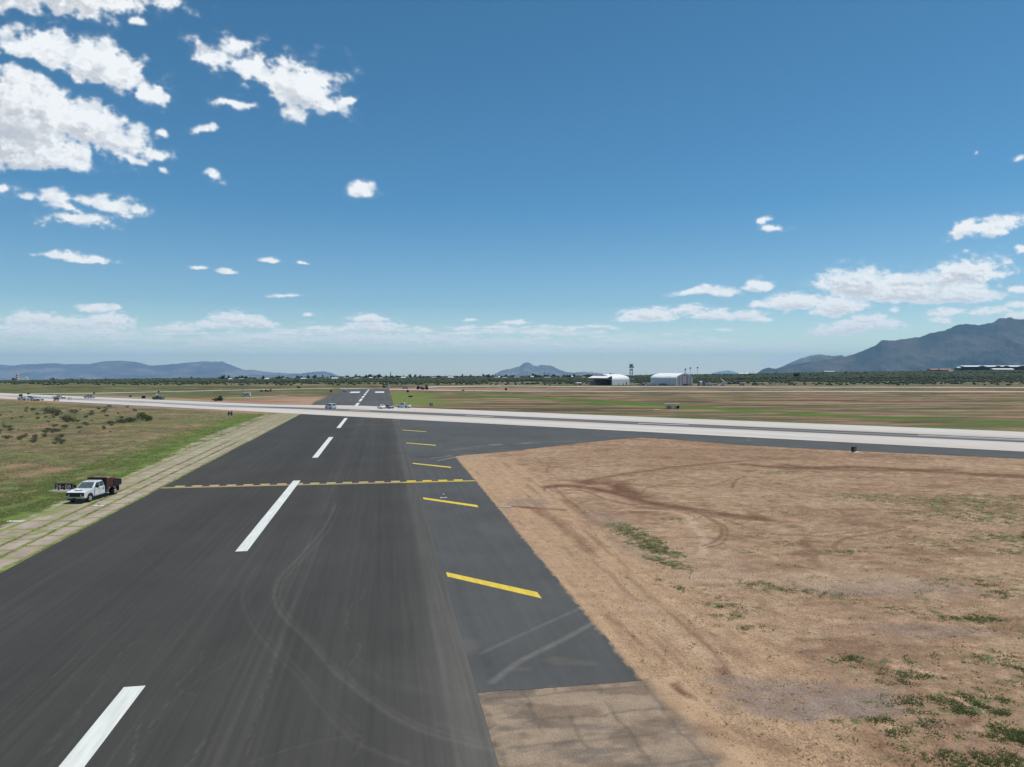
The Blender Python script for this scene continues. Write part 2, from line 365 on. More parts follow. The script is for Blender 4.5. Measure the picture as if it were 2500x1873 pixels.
    tracks = [([(140, 262), (150, 245), (190, 236), (300, 262), (450, 310), (600, 340)], .22, .6), ([(480, 345), (650, 350), (750, 370), (800, 420), (830, 490), (815, 545)], .5, -.5),
              ([(560, 330), (760, 345), (880, 400), (905, 445), (880, 480), (820, 500)], .22, .55), ([(600, 330), (790, 352), (910, 410), (930, 450), (905, 490), (850, 505)], .22, .5),
              ([(750, 350), (900, 380), (1050, 430), (1180, 455), (1350, 440), (1450, 430)], .3, .4), ([(1400, 520), (1400, 490), (1450, 465), (1540, 452), (1700, 420)], .28, .6),
              ([(1330, 460), (1600, 425), (1730, 410)], .2, .4), ([(950, 250), (970, 215), (1010, 198)], .3, .5), ([(560, 270), (590, 248), (640, 240)], .3, .45),
              ([(180, 240), (240, 300), (330, 370)], .3, .4), ([(100, 120), (130, 140), (160, 150), (150, 180)], .3, .4), ([(550, 750), (700, 880), (880, 1010)], .45, -.35),
              ([(620, 700), (760, 800), (900, 960), (1000, 1090)], .3, -.3), ([(1380, 830), (1700, 815), (2000, 770), (2212, 700)], .4, -.22), ([(1430, 790), (1700, 780)], .3, -.2)]
    idx = np.nonzero(bare & (dist < 260))
    if len(idx[0]):
        X, Y = x[idx], y[idx]; sub = sand[idx]; fsub = fbm(X / .8, Y / .8, 41, 4)
        wx = X + 1.1 * (fbm(X / 4, Y / 4, 42, 3) - .5); wy = Y + 1.1 * (fbm(X / 4, Y / 4, 43, 3) - .5)
        for pts, wd, st in darks:
            d = seg_dist(wx, wy, pxline(pts, *Z6)); sub = mix(sub, col(.155, .078, .046), np.clip(1.25 * st * sstep(wd * 1.15, wd * .1, d * (.6 + .8 * fsub)) * (.4 + 1.2 * fsub), 0, 1))
        wx = X + .25 * (fbm(X / 2.5, Y / 2.5, 44, 2) - .5); wy = Y + .25 * (fbm(X / 2.5, Y / 2.5, 45, 2) - .5)
        for pts, wd, st in tracks:
            d = seg_dist(wx, wy, pxline(pts, *Z6)); k = np.clip(1.3 * abs(st) * sstep(wd * 1.2, wd * .4, d) * (.5 + .9 * fsub), 0, 1)
            sub = mix(sub, col(.20, .112, .07) if st > 0 else col(.50, .35, .24), k)
        # gravel patches
        for (pu, pv, rx, ry, ang, g) in ((2010, 1715, 5.0, 1.8, .1, .75), (1900, 1672, 3.5, 1.0, -.2, .5), (2130, 1430, 7, 2.2, .1, .3), (2200, 1440, 7, 2, 0, .3), (1480, 1270, 2, 6, .2, .3), (1290, 1225, 3.2, 2.4, 0, .55), (1560, 1340, 2, 6, .2, .25), (2280, 1540, 4, 1.3, 0, .4)):
            p = un(pu, pv); dx, dy = X - p[0], Y - p[1]; ca, sa = math.cos(ang), math.sin(ang)
            q = ((dx * ca + dy * sa) / rx) ** 2 + ((-dx * sa + dy * ca) / ry) ** 2
            sub = mix(sub, col(.235, .185, .16), g * sstep(1.2, .2, q + 1.3 * (fsub - .5)))
        # pale clay pan
        for (pu, pv, rx, ry) in ((1720, 1365, 5, 4), (1850, 1410, 7, 3), (2080, 1415, 6, 3)):
            p = un(pu, pv); q = ((X - p[0]) / rx) ** 2 + ((Y - p[1]) / ry) ** 2
            sub = mix(sub, col(.44, .31, .21), .40 * sstep(1.2, .1, q + (fsub - .5)))
        sand[idx] = sub
    c = np.where(bare[..., None], sand, c)
    wd_ = weed_density(x, y)
    c = mix(c, mix(col(.19, .16, .085), col(.10, .13, .045), vf), np.where(bare, np.clip(.9 * sstep(.60, .80, .36 * np.minimum(wd_, 1.1) + .55 * fbm(x / .7, y / .6, 5, 5) + .75 * (vf - .5) + .10) * sstep(.22, .55, wd_), 0, 1), 0))
    # ---- beyond the crossing runway
    far = v > 170
    st = fbm(x / 60, y / 12, 51, 5); st3 = fbm(x / 17, y / 4.5, 52, 5)
    fc = mix(col(.125, .115, .055), col(.115, .125, .045), sstep(.4, .6, big))
    fc = mix(fc, col(.32, .185, .125), sstep(.42, .62, .4 * st + .6 * fbm(x / 32, y / 5.5, 57, 6)) * .85 * sstep(-30, 20, n))
    fc = mix(fc, col(.34, .24, .15), .5 * sstep(.56, .7, fbm(x / 25, y / 5, 53, 5)))
    fc = mix(fc, col(.058, .048, .024), .75 * sstep(.53, .64, fbm(x / 40, y / 4, 54, 5)))
    gb = seg_dist(x + 8 * (st3 - .5), y + 14 * (st3 - .5), [un(*q) for q in ((1120, 965), (1250, 970.5), (1400, 976), (1603, 990), (1900, 1006), (2116, 1018), (2500, 1034), (2900, 1052))])
    wb = np.interp(u, [1100, 1300, 1700, 2500], [14, 14, 12, 6.5])
    fc = mix(fc, col(.088, .150, .022) * (.75 + .5 * st3)[..., None], .95 * sstep(wb, wb * .35, gb))
    fc = mix(fc, lush, .6 * sstep(212, 206, v + 4 * (med - .5)) * sstep(200, 203, v) * (n > 60))
    gp = sstep(3, 5, n) * sstep(34, 20, n + 10 * (st3 - .5)) * sstep(290, 296, s) * sstep(475, 440, s)
    fc = mix(fc, col(.15, .19, .045) * (.75 + .5 * st3)[..., None], .85 * gp)
    # pink soil by the taxiways and left of the far runway
    pk = sstep(26, 14, np.abs(s - 545 + (n - 20) * .15) + 14 * (st - .5)) * sstep(-5, 12, n) * sstep(330, 60, n)
    fc = mix(fc, col(.40, .225, .15), .75 * np.clip(pk, 0, 1))
    pl = sstep(-29, -31, n) * sstep(30, 4, v - 190 + .0 * n) * sstep(-215, -130, n) + sstep(-29, -33, n) * sstep(-75, -45, n + (s - 320) * .22) * sstep(440, 360, s)
    fc = mix(fc, col(.42, .26, .175), .85 * np.clip(pl * sstep(.25, .5, st3 + .25), 0, 1))
    rs = seg_dist(x, y, [un(490, 973), un(560, 977), un(640, 980.5), un(700, 981.5)])
    fc = mix(fc, col(.33, .13, .085), .8 * sstep(9, 3, rs))
    gl_ = sstep(-40, -60, n) * sstep(203, 208, v) * sstep(262, 232, v)
    fc = mix(fc, col(.12, .16, .04), .6 * gl_ * sstep(.4, .6, st3))
    # scrub plain past the taxiways
    scr = sstep(640, 700, y + 25 * (st - .5))
    so = mix(col(.12, .125, .058), col(.235, .185, .11), sstep(.48, .66, fbm(x / 70, y / 40, 61, 5)))
    so = mix(so, col(.052, .068, .036), sstep(.46, .58, fbm(x / 30, y / 45, 62, 5)) * sstep(690, 900, y))
    so = mix(so, col(.042, .055, .030), .9 * sstep(840, 960, y + 120 * (st - .5)))
    so = mix(so, col(.40, .33, .24), .8 * sstep(.60, .66, fbm(x / 260, y / 60, 63, 3)) * sstep(950, 1100, y) * (u < 1000))
    so = mix(so, col(.40, .34, .26), .8 * sstep(1190, 1230, y) * sstep(1350, 1300, y) * sstep(380, 300, u))
    so = mix(so, col(.17, .12, .085), sstep(.5, .7, st) * sstep(1800, 1900, u) * .5)
    fc = mix(fc, so, scr)
    c = np.where((far)[..., None], fc, c)
    c = np.where((y > 1500)[..., None] & (dist > 1700)[..., None], col(.17, .15, .10), c)
    return np.clip(c, .01, .9)
WEEDS = []
for (u_, v_, rx, ry, ang, st) in ((1530, 1290, 2.6, 1.3, -1.05, 1.5), (1565, 1312, 3.2, 1.3, -1.05, 1.6), (1600, 1340, 3.2, 1.2, -1.05, 1.6), (1635, 1375, 2.6, 1.0, -1.0, 1.3), (1700, 1445, 5, 1.6, -.9, .62), (1790, 1480, 4, 1.2, -.4, .62),
        (1930, 1440, 5, 1.8, -.4, .78), (2030, 1460, 4, 1.5, -.5, .66), (1790, 1180, 3, 1.5, 0, .0), (1905, 1155, 4, 1.6, 0, .85), (2060, 1347, 3, 1.0, 0, .9), (1950, 1330, 3, .8, 0, .8), (1805, 1347, 1.6, .6, 0, .9),
        (1640, 1270, 2.0, 1.2, 0, .7), (1960, 1250, 12, 5, -.3, .48), (2160, 1215, 9, 3.5, -.1, .86), (2330, 1225, 14, 5, -.2, .95), (2460, 1260, 14, 6, -.1, .86), (2440, 1215, 14, 3, -.1, .8), (2500, 1320, 6, 6, 0, .85), (2350, 1330, 10, 5, -.2, .62),
        (2120, 1340, 5, 1.5, 0, .62), (2365, 1510, 2.5, .9, 0, 1.15), (2300, 1500, 6, 2, 0, .6), (2150, 1620, 3, 1.8, 0, .72), (2260, 1650, 3.5, 2.4, 0, .68), (2250, 1725, 3, 1.0, -.3, .8), (2400, 1735, 1.2, .45, 0, 1.5), (2360, 1700, 5, 2, 0, .66),
        (2480, 1790, 2.2, 1.2, 0, .95), (2130, 1760, 2, .4, 0, .8), (2330, 1800, 6, 2.5, 0, .62), (2450, 1860, 5, 2, 0, .66), (2200, 1830, 5, 1.8, 0, .55), (1780, 1505, 2, 1, 0, .7), (2070, 1610, 1.6, .8, 0, .9), (1815, 1530, 1.5, .6, 0, .8),
        (1215, 1868, 1.0, .5, 0, 1.2), (2480, 1640, 5, 5, 0, .6), (2420, 1430, 9, 6, 0, .55)):
    WEEDS.append((un(u_, v_), rx, ry, ang, st))
def weed_density(x, y):
    d = np.zeros(np.shape(x))
    for p, rx, ry, a, st in WEEDS:
        dx, dy = x - p[0], y - p[1]; ca, sa = math.cos(a), math.sin(a)
        q = ((dx * ca + dy * sa) / rx) ** 2 + ((-dx * sa + dy * ca) / ry) ** 2
        d = np.maximum(d, st * np.exp(-q * .9))
    n = x * NV[0] + y * NV[1]; v = x * MV[0] + y * MV[1]
    base = .36 * sstep(19, 30, n) * sstep(128, 110, v)
    return np.maximum(d, base) + .5 * (fbm(x / 2.6, y / 1.3, 71, 4) - .5) * (n > 17)
gcol = fields(gx, gy)
ground = grid_mesh('ground', gx, gy, gz, gcol, M['ground']); tag(ground, 'flat airfield ground of pinkish soil and dry grass', kind='structure')

# ------------------------------------------------------------ pavements
def pave(name, s_arr, n_fun, cols, z, colfun, mat):
    S = np.repeat(s_arr[:, None], cols, 1); lo, hi = n_fun(s_arr)
    Nn = lo[:, None] + (hi - lo)[:, None] * np.linspace(0, 1, cols)[None]
    X, Y = sn(S, Nn)
    return grid_mesh(name, X, Y, np.full_like(X, z), colfun(X, Y, S, Nn), mat)
def v_near(x): return 153.9
# near runway: from behind the drone to the crossing runway
def cross_s(n, v=153.9):                       # s where across-coordinate of the crossing runway is v
    e = DV @ MV; f_ = NV @ MV; return (v - n * f_) / e
s1 = np.concatenate([np.arange(-60, 18, 6.), np.arange(18, 60, .11), np.arange(60, 120, .3), np.arange(120, 254, 1.0)])
def clip_cross(S, Nn, v=154.2):
    mx = cross_s(Nn, v); return np.minimum(S, mx)
Z7 = ((0, 1300), 1.7696)
ARCS = [([(1450, -120), (1400, -20), (1290, 110), (1215, 190), (1187, 250), (1190, 310), (1230, 375), (1330, 470), (1440, 600), (1560, 700), (1700, 800), (1850, 870), (2050, 925), (2180, 950)], .17, 1.0),
        ([(1470, -110), (1420, -10), (1310, 115), (1240, 190), (1212, 255), (1215, 310), (1255, 370), (1350, 465), (1460, 590), (1580, 690), (1720, 785), (1870, 855), (2090, 912)], .12, .7),
        ([(1130, 130), (1090, 180), (1048, 255), (1058, 340), (1105, 430), (1200, 540), (1300, 640), (1370, 740), (1480, 860), (1560, 925), (1760, 1000)], .14, .6),
        ([(1160, 125), (1110, 190), (1075, 260), (1085, 340), (1130, 420), (1225, 530), (1330, 640), (1400, 735), (1520, 860), (1620, 940)], .1, .4),
        ([(1300, 250), (1215, 420), (1225, 500), (1300, 600), (1420, 720), (1560, 850)], .12, .35),
        ([(1040, 520), (960, 580), (860, 640), (700, 760)], .1, .45), ([(300, 340), (420, 310), (460, 275), (440, 250)], .08, .3), ([(600, 60), (640, 130), (760, 190), (900, 180)], .12, .25),
        ([(1540, 540), (1600, 590), (1640, 640)], .08, .4), ([(1080, 1000), (1250, 940), (1440, 895), (1560, 880)], .1, .55), ([(1535, 965), (1565, 905)], .07, 1.0),
        ([(980, 90), (1080, 130), (1250, 180), (1500, 190)], .15, .22), ([(1900, 830), (2100, 900), (2190, 930)], .3, .35), ([(1500, 560), (1650, 640), (1900, 700), (2100, 720)], .4, .22)]
CRACKS = [[(1570, 250), (1560, 290), (1515, 320), (1500, 410), (1525, 440)], [(1550, 480), (1548, 530), (1500, 590), (1520, 640)], [(880, 510), (850, 570), (800, 630), (770, 660), (772, 690), (850, 705)],
          [(500, 370), (440, 420), (380, 470), (330, 530), (250, 610), (190, 640)], [(350, 765), (310, 830), (240, 900), (190, 960)], [(110, 960), (60, 1010)], [(930, 880), (880, 905), (840, 970), (810, 1014)],
          [(600, 830), (560, 1010)], [(1050, 990), (1100, 830), (1150, 680), (1190, 560)], [(80, 750), (0, 830)], [(530, 520), (470, 600), (380, 740)], [(720, 740), (640, 860), (560, 1000)], [(550, 500), (600, 470), (640, 480)], [(1000, 250), (1030, 215)]]
def asphalt_col(X, Y, S, Nn):
    base = col(.0495, .0460, .0410) * np.ones(X.shape + (1,))
    k = fbm(Nn / .45, S / 55, 81, 4); k2 = fbm(Nn / .13, S / 30, 82, 3); b = fbm(X / 14, Y / 14, 83, 4); lane = fbm(Nn / 2.2, S / 160, 84, 3)
    f = 1 + .20 * (k - .5) + .15 * (k2 - .5) + .22 * (b - .5) + .24 * (lane - .5)
    f = f + .12 * sstep(-18, 2, Nn) * (1 + .6 * (b - .5))
    # thin bright dragged lines
    f = f + .16 * sstep(.62, .80, fbm(Nn / .11, S / 120, 85, 2)) * sstep(.4, .6, fbm(Nn / 3, S / 40, 86, 3))
    # dusty strip beside the joint
    f = f + (.26 + .24 * fbm(Nn / .5, S / 18, 87, 4)) * sstep(2.0, 3.1, Nn + .5 * (b - .5)) + .22 * sstep(3.75, 3.95, Nn) * fbm(S / 3, Nn, 88, 3)
    f = f + .35 * sstep(60, 12, S) * sstep(-6, 4, Nn) * fbm(X / 2, Y / 2, 92, 4)
    # mottled zone near the crossing runway
    f = f + .30 * sstep(150, 190, S) * sstep(-16, -4, Nn) * sstep(.4, .7, fbm(X / 3, Y / 2, 89, 4))
    f = f + .5 * sstep(.10, .02, np.abs(S - 83.2)) * sstep(-9, -5, Nn) * sstep(3.6, 3, Nn) + .4 * sstep(.10, .02, np.abs(S - 79.7)) * sstep(-7, -5, Nn) * sstep(3.6, 3, Nn)
    idx = np.nonzero((S > 15) & (S < 100))
    x, y = X[idx], Y[idx]; g = np.zeros(x.shape); tex = fbm(x / .25, y / .25, 90, 3)
    for pts, w, st in ARCS:
        d = seg_dist(x, y, pxline(pts, *Z7)); g = g + .42 * st * sstep(w * 1.15, w * .35, d) * (.45 + .9 * tex)
    wx = x + .25 * (fbm(x / .5, y / .5, 93, 3) - .5); wy = y + .25 * (fbm(x / .5, y / .5, 94, 3) - .5)
    for pts in CRACKS:
        d = seg_dist(wx, wy, pxline(pts, *Z7)); g = g + .50 * sstep(.065, .015, d) * (.35 + .7 * tex)
    f[idx] += g * .8
    c = base * f[..., None]
    return mix(c, col(.16, .145, .125), .30 * np.clip(f - 1.25, 0, 1))
def mk(name, s_arr, lo, hi, cols, z, cf, mat, vmax=154.2):
    Nn = np.repeat(np.linspace(lo, hi, cols)[None], len(s_arr), 0); S = np.repeat(s_arr[:, None], cols, 1)
    S = clip_cross(S, Nn, vmax) if vmax else S
    X, Y = sn(S, Nn)
    return grid_mesh(name, X, Y, np.full_like(X, z), cf(X, Y, S, Nn), mat)
rw = mk('runway', s1, NS[0], NS[1], 280, .030, asphalt_col, M['asphalt']); tag(rw, 'dark grey asphalt runway running away from the viewer', kind='structure')
def shoulder_col(X, Y, S, Nn):
    base = col(.076, .0755, .072) * np.ones(X.shape + (1,))
    f = 1 + .25 * (fbm(X / 5, Y / 5, 101, 5) - .5) + .18 * (fbm(Nn / .5, S / 20, 102, 3) - .5) + .2 * (fbm(X / 25, Y / 9, 103, 4) - .5)
    c = base * f[..., None]; du = np.zeros(X.shape)
    for a, w, st in (([(1177, 1595), (1253, 1560), (1330, 1525), (1419, 1485)], .16, .20), ([(1202, 1667), (1260, 1622), (1320, 1590), (1380, 1560), (1453, 1519)], .22, .34)):
        d = seg_dist(X, Y, pxline(a)); du = du + st * sstep(w * 1.4, w * .3, d) * (.5 + fbm(X / .3, Y / .3, 104, 3))
    for a, w, st in (([(1070, 1125), (1115, 1116), (1160, 1108)], .4, .7), ([(1055, 1119), (1110, 1113)], .3, .7), ([(1092, 1101), (1130, 1096), (1210, 1086), (1290, 1082), (1400, 1077)], .45, .35), ([(1118, 1097), (1132, 1096)], .7, .9), ([(1205, 1087), (1218, 1086)], .7, .9), ([(1280, 1082.5), (1293, 1082)], .6, .8)):
        d = seg_dist(X, Y, pxline(a)); du = du + st * sstep(w * 1.4, w * .3, d)
    edge = sstep(.5, 0, np.abs(Nn - 11.75)) * (S < 118)
    drift = sstep(.30, .08, 11.75 - Nn + .45 * (fbm(X / .5, Y / .5, 106, 4) - .36)) * (Nn < 12) * (S < 118)
    c = mix(c, col(.22, .20, .17), np.clip(du, 0, .85)); c = mix(c, c * .75, .6 * edge)
    c = mix(c, col(.17, .135, .105), .25 * sstep(.55, .75, fbm(X / 2.5, Y / 1.2, 105, 4)) * sstep(45, 32, S))
    c = mix(c, col(.34, .225, .14), .8 * drift)
    return c
# shoulder: from its broken near end to the spur corner, then widening into the fillet along the crossing runway
s2 = np.concatenate([np.arange(31.0, 60, .16), np.arange(60, 118.3, .5)])
cols = 60; nn = np.linspace(NS[1] - .06, NS[2], cols); Nn = np.repeat(nn[None], len(s2), 0); S = np.repeat(s2[:, None], cols, 1)
rag = 31.2 + .35 * (fbm(nn / .6, nn * 0, 111, 4) - .5) - .12 * (nn - 4) / 8 * 4 * 0
S = np.maximum(S, rag[None] - .65 * ((nn[None] - 4) / 7.7)); edgej = .12 * (fbm(s2 / 1.7, s2 * 0, 112, 3) - .5)
Nn = Nn + edgej[:, None] * ((Nn - 4.05) / 7.7) ** 6
X, Y = sn(S, Nn); sh = grid_mesh('runway_shoulder', X, Y, np.full_like(X, .024), shoulder_col(X, Y, S, Nn), M['asphalt_new'])
tag(sh, 'blue grey asphalt shoulder with yellow diagonal bars', kind='structure')
lowpts = [un(1117.7, 1113.9), un(1250, 1101), un(1400, 1084), un(1500, 1073.5), un(1566.5, 1068.6), un(1640, 1073), un(1815, 1087), un(2075, 1100.5), un(2500, 1120.6), un(2800, 1135)]
cpts = [un(1034, 1113.9)] ; corner = np.array(sn(118.2, NS[1] - .2)); 
def interp_line(pts, k):
    P = np.array(pts); d = np.r_[0, np.cumsum(np.hypot(*np.diff(P, axis=0).T))]; q = np.linspace(0, d[-1], k)
    return np.stack([np.interp(q, d, P[:, 0]), np.interp(q, d, P[:, 1])], -1)
low = interp_line([corner, np.array(sn(118.25, NS[2]))] + lowpts[1:], 260)
up0 = np.array(sn(cross_s(NS[1]), NS[1] - .2)); tl = up0 @ EV
tt = np.linspace(0, 1, 260) ** .8 * (low[-1] @ EV - tl) + tl; upx, upy = tv(tt, 154.25)
k = 46; w = np.linspace(0, 1, k)[None]
X = low[:, :1] * (1 - w) + upx[:, None] * w; Y = low[:, 1:] * (1 - w) + upy[:, None] * w
S = X * DV[0] + Y * DV[1]; Nn = X * NV[0] + Y * NV[1]
fl = grid_mesh('fillet_pavement', X, Y, np.full_like(X, .026), shoulder_col(X, Y, S, Nn + 40), M['asphalt_new']); tag(fl, 'blue grey asphalt fillet joining the crossing runway', kind='structure')
# rough old paving before the shoulder
s3 = np.arange(14, 31.25, .1); n3 = np.linspace(4.06, 13.6, 96)
S, Nn = np.meshgrid(s3, n3, indexing='ij')
Nn = Nn + 0
X, Y = sn(S, Nn)
f = fbm(X / 1.6, Y / 1.1, 121, 5); f2 = fbm(Nn / 2.6, S / .9, 122, 5)
c = mix(col(.30, .222, .155), col(.21, .152, .108), sstep(.45, .65, f)); c = mix(c, col(.10, .088, .078), .6 * sstep(.50, .70, f2 + .04 * sstep(8, 11, Nn)))
for jn in (6.15, 7.6, 9.5, 11.6): c = mix(c, col(.10, .08, .062), .42 * sstep(.16, .02, np.abs(Nn - jn + .45 * (fbm(S / 1.1, Nn * 0 + jn, 123, 3) - .5))) * sstep(.25, .5, fbm(S, Nn, 124, 3)))
for js in (30.4, 28.2, 26.4, 24.2, 22.4, 20.2): c = mix(c, col(.10, .08, .062), .42 * sstep(.16, .02, np.abs(S - js + .5 * (fbm(Nn / 1.1, Nn * 0 + js, 125, 3) - .5))) * sstep(.2, .5, fbm(S, Nn, 126, 3)))
ed = sstep(11.5, 12.5, Nn + 1.6 * (fbm(X / 1.2, Y / 1.2, 127, 4) - .5)); ed2 = sstep(4.6, 4.15, Nn + .5 * (fbm(S / .5, Nn, 128, 3) - .5))
c = mix(c, fields(X, Y), ed); c = mix(c, mix(col(.36, .27, .19), col(.06, .05, .04), fbm(X / .3, Y / .3, 129, 3)), .8 * ed2)
op = grid_mesh('old_pavement', X, Y, np.full_like(X, .012), c, M['oldconc']); tag(op, 'rough weathered brown paving at the end of the shoulder', kind='structure')
# slab strip with grassy joints on the left of the runway
s4 = np.concatenate([np.arange(30, 110, .13), np.arange(110, 150, .3), np.arange(150, 246.5, .6)]); n4 = np.linspace(-38.4, NS[0] - .004, 100)
S, Nn = np.meshgrid(s4, n4, indexing='ij'); X, Y = sn(S, Nn)
rg = fbm(X / 1.1, Y / 1.1, 131, 5); rf = fbm(X / .3, Y / .3, 132, 4); slabr = fbm(S / 3.6, np.floor((Nn + 60) / 2), 133, 1)
conc = mix(col(.33, .255, .205), col(.40, .32, .26), sstep(.3, .7, .5 * rf + .5 * slabr)); grass = mix(col(.145, .20, .045), col(.27, .27, .10), rf)
g = np.zeros(X.shape)
for jn, w_ in ((-29.0, .16), (-30.85, .20), (-26.85, .30), (-33.6, .22), (-35.4, .2)):
    wob = .16 * (fbm(S / 1.3, Nn * 0 + jn, 134, 3) - .5)
    g = np.maximum(g, sstep(w_ * 2.2, w_ * .35, np.abs(Nn - jn + wob) + .55 * w_ * (rg - .42) * 4))
per = 3.75
for off, a, b in ((0, -29, -26.7), (1.2, -30.85, -29), (.6, -40, -30.85)):
    ds = np.abs((S + off + .18 * (fbm(Nn / .8, np.floor((S + off) / per), 135, 2) - .5)) / per - np.round((S + off) / per)) * per
    g = np.maximum(g, 1.0 * sstep(.34, .12, ds + .10 * (rg - .45) * 4) * (Nn >= a) * (Nn < b) * sstep(.15, .4, rf + .2))
g = np.maximum(g, sstep(.68, .78, rg + .05) * .8)
lft = sstep(-33.2, -36.5 , Nn + 1.6 * (rg - .5) * 2 + 2.2 * sstep(95, 170, S) * -1 * -1 * 0)
wl = 34.4 + 3.6 * sstep(95, 170, S)
out = sstep(wl - .6, wl + .3, -Nn + 2.2 * (rg - .5)); g2 = sstep(.50, .62, rg) * sstep(wl - 4, wl, -Nn) * .8
g = np.maximum(g, g2)
c = mix(conc, grass, np.clip(g, 0, 1)); c = mix(c, fields(X, Y), out)
far_ = sstep(150, 220, S); c = mix(c, mix(col(.28, .23, .15), col(.20, .20, .085), rg), .35 * far_)
pv = grid_mesh('paved_strip', X, Y, np.full_like(X, .012), c, M['paver']); tag(pv, 'strip of pinkish concrete slabs with grass in the joints', kind='structure')
# crossing runway
t1 = np.concatenate([np.arange(-620, -330, 6.), np.arange(-330, 40, 1.0), np.arange(40, 330, 3)])
tj = (up0 @ EV)
def crossing(name, T, vlo, vhi, cols, z):
    W = np.linspace(0, 1, cols)[None]; lo = vlo(T)[:, None]; hi = vhi(T)[:, None]
    V = lo + (hi - lo) * W; TT = np.repeat(T[:, None], cols, 1); X, Y = tv(TT, V)
    return X, Y, TT, V
def vhi(T): return 189 + 14.3 * sstep(-255, -205, T)
X, Y, TT, V = crossing('c', t1, lambda T: T * 0 + 154, vhi, 130, .03)
cen = (154 + vhi(TT)) / 2; q = V - cen + .5
base = mix(col(.52, .455, .39), col(.55, .505, .455), sstep(.35, .65, fbm(TT / 60, V / 5, 141, 4)))
base = base * (1 + .12 * (fbm(TT / 25, V / 1.0, 142, 4) - .5))[..., None]
streak = np.clip(1.25 * sstep(6.0, 3.6, np.abs(q) + 1.5 * (fbm(TT / 40, V / 2, 143, 3) - .5)) * (.72 + .7 * (fbm(TT / 90, V / 1.6, 144, 4) - .35)) * (1 - .35 * sstep(1.6, .4, np.abs(q))), 0, .92)
streak = streak * (1 - .3 * sstep(-230, -300, TT))
wide = .35 * sstep(13, 5, np.abs(q)) * fbm(TT / 50, V / 2, 146, 4)
base = mix(base, col(.215, .20, .19), wide); base = mix(base, col(.07, .069, .067), streak)
pale = sstep(-170, -300, TT) * .4; base = mix(base, col(.62, .61, .60), pale * sstep(.4, .6, fbm(TT / 60, V / 4, 147, 4)))
jt = np.abs(V / 7.6 - np.round(V / 7.6)) * 7.6; base = mix(base, base * .86, sstep(.25, .05, jt))
cr = grid_mesh('crossing_runway', X, Y, np.full_like(X, .036), base, M['concrete']); tag(cr, 'pale concrete runway crossing the view with dark rubber streak', kind='structure')
# dark sealed verge on the crossing runway's near left and far side
def ribbon(name, pts, w, z, c, mat, label, k=200, cols=8, cf=None):
    P = interp_line(pts, k); T = np.gradient(P, axis=0); T /= np.hypot(T[:, 0], T[:, 1])[:, None]; Nr = np.stack([-T[:, 1], T[:, 0]], -1)
    W = np.linspace(-.5, .5, cols)[None] * w; X = P[:, :1] + Nr[:, :1] * W; Y = P[:, 1:] + Nr[:, 1:] * W
    cc = (col(*c) * (1 + .25 * (fbm(X / 12, Y / 12, 151, 4) - .5))[..., None])
    o = grid_mesh(name, X, Y, terr(X, Y) + z, cc, mat); tag(o, label, kind='structure'); return o
ribbon('verge', [tv(-345, 150.9), tv(-300, 151.4), tv(-260, 152.2), tv(-232, 153.0)], 4.2, .02, (.17, .155, .15), M['asphalt_new'], 'grey asphalt verge on the near side of the crossing runway')
ribbon('verge', [tv(-420, 191.6), tv(-300, 191.6), tv(-236, 193.5)], 5.0, .022, (.20, .18, .17), M['asphalt_new'], 'grey asphalt verge on the far side of the crossing runway')
# far runway and its left fillet
s5 = np.concatenate([np.arange(262, 640, 1.2)]); n5 = np.linspace(-27, 3.9, 90)
def far_runway(lo, hi, cols, name, z, s_lo, s_hi, c0):
    S, Nn = np.meshgrid(np.arange(s_lo, s_hi, 1.2), np.linspace(lo, hi, cols), indexing='ij')
    S = np.maximum(S, cross_s(Nn, 200)); X, Y = sn(S, Nn)
    f = 1 + .35 * (fbm(Nn / .8, S / 60, 161, 4) - .5) + .3 * (fbm(X / 20, Y / 20, 162, 4) - .5)
    c = mix(col(*c0) * f[..., None], col(.12, .115, .105), .5 * sstep(.55, .75, fbm(Nn / .6, S / 50, 163, 3)))
    return grid_mesh(name, X, Y, np.full_like(X, z), c, M['asphalt'])
fr = far_runway(-30, 3.9, 100, 'runway_extension', .030, 262, 560, (.082, .080, .078)); tag(fr, 'dark asphalt runway continuing beyond the crossing', kind='structure')
# paved wedge left of it
X = []; a = interp_line([un(772, 983.5), un(700, 984.6), un(640, 981.5)], 30); b = interp_line([tv(-172, 196), tv(-205, 192), tv(-235, 189)], 30)
w = np.linspace(0, 1, 6)[None]; X = a[:, :1] * (1 - w) + b[:, :1] * w; Y = a[:, 1:] * (1 - w) + b[:, 1:] * w
# light taxiways
def V2(*q): return [un(*p) for p in q]
TXC = (.55, .51, .44)
def taxi(pts, w, label, k=260):
    ribbon('taxiway', [p for p in pts], w, .018, TXC, M['concrete'], label, k, 6)
taxi([un(-150, 963.8), un(0, 962.6), un(110, 961), un(226, 960.3), un(350, 957.5), un(500, 954.4), un(640, 951.2), un(760, 949.0), un(830, 948.4)], 9, 'pale taxiway curving away beyond the crossing runway')
taxi([un(820, 948.4), un(900, 949.6), un(1000, 951.8), un(1120, 953.7), un(1250, 955), un(1400, 955.2), un(2500, 956.2), un(3000, 956.6)], 11, 'pale taxiway running right behind the grass')
taxi([un(1030, 946.0), un(1060, 944.6), un(1150, 943.0), un(1250, 942.4), un(1400, 943.9), un(1700, 944.5), un(2500, 946.3), un(3000, 947)], 17, 'pale apron taxiway in front of the hangars')
ribbon('service_road', [un(550, 972.6), un(600, 971), un(640, 969), un(700, 966)], 5, .016, (.36, .34, .26), M['concrete'], 'faint track beside the small white cabin')

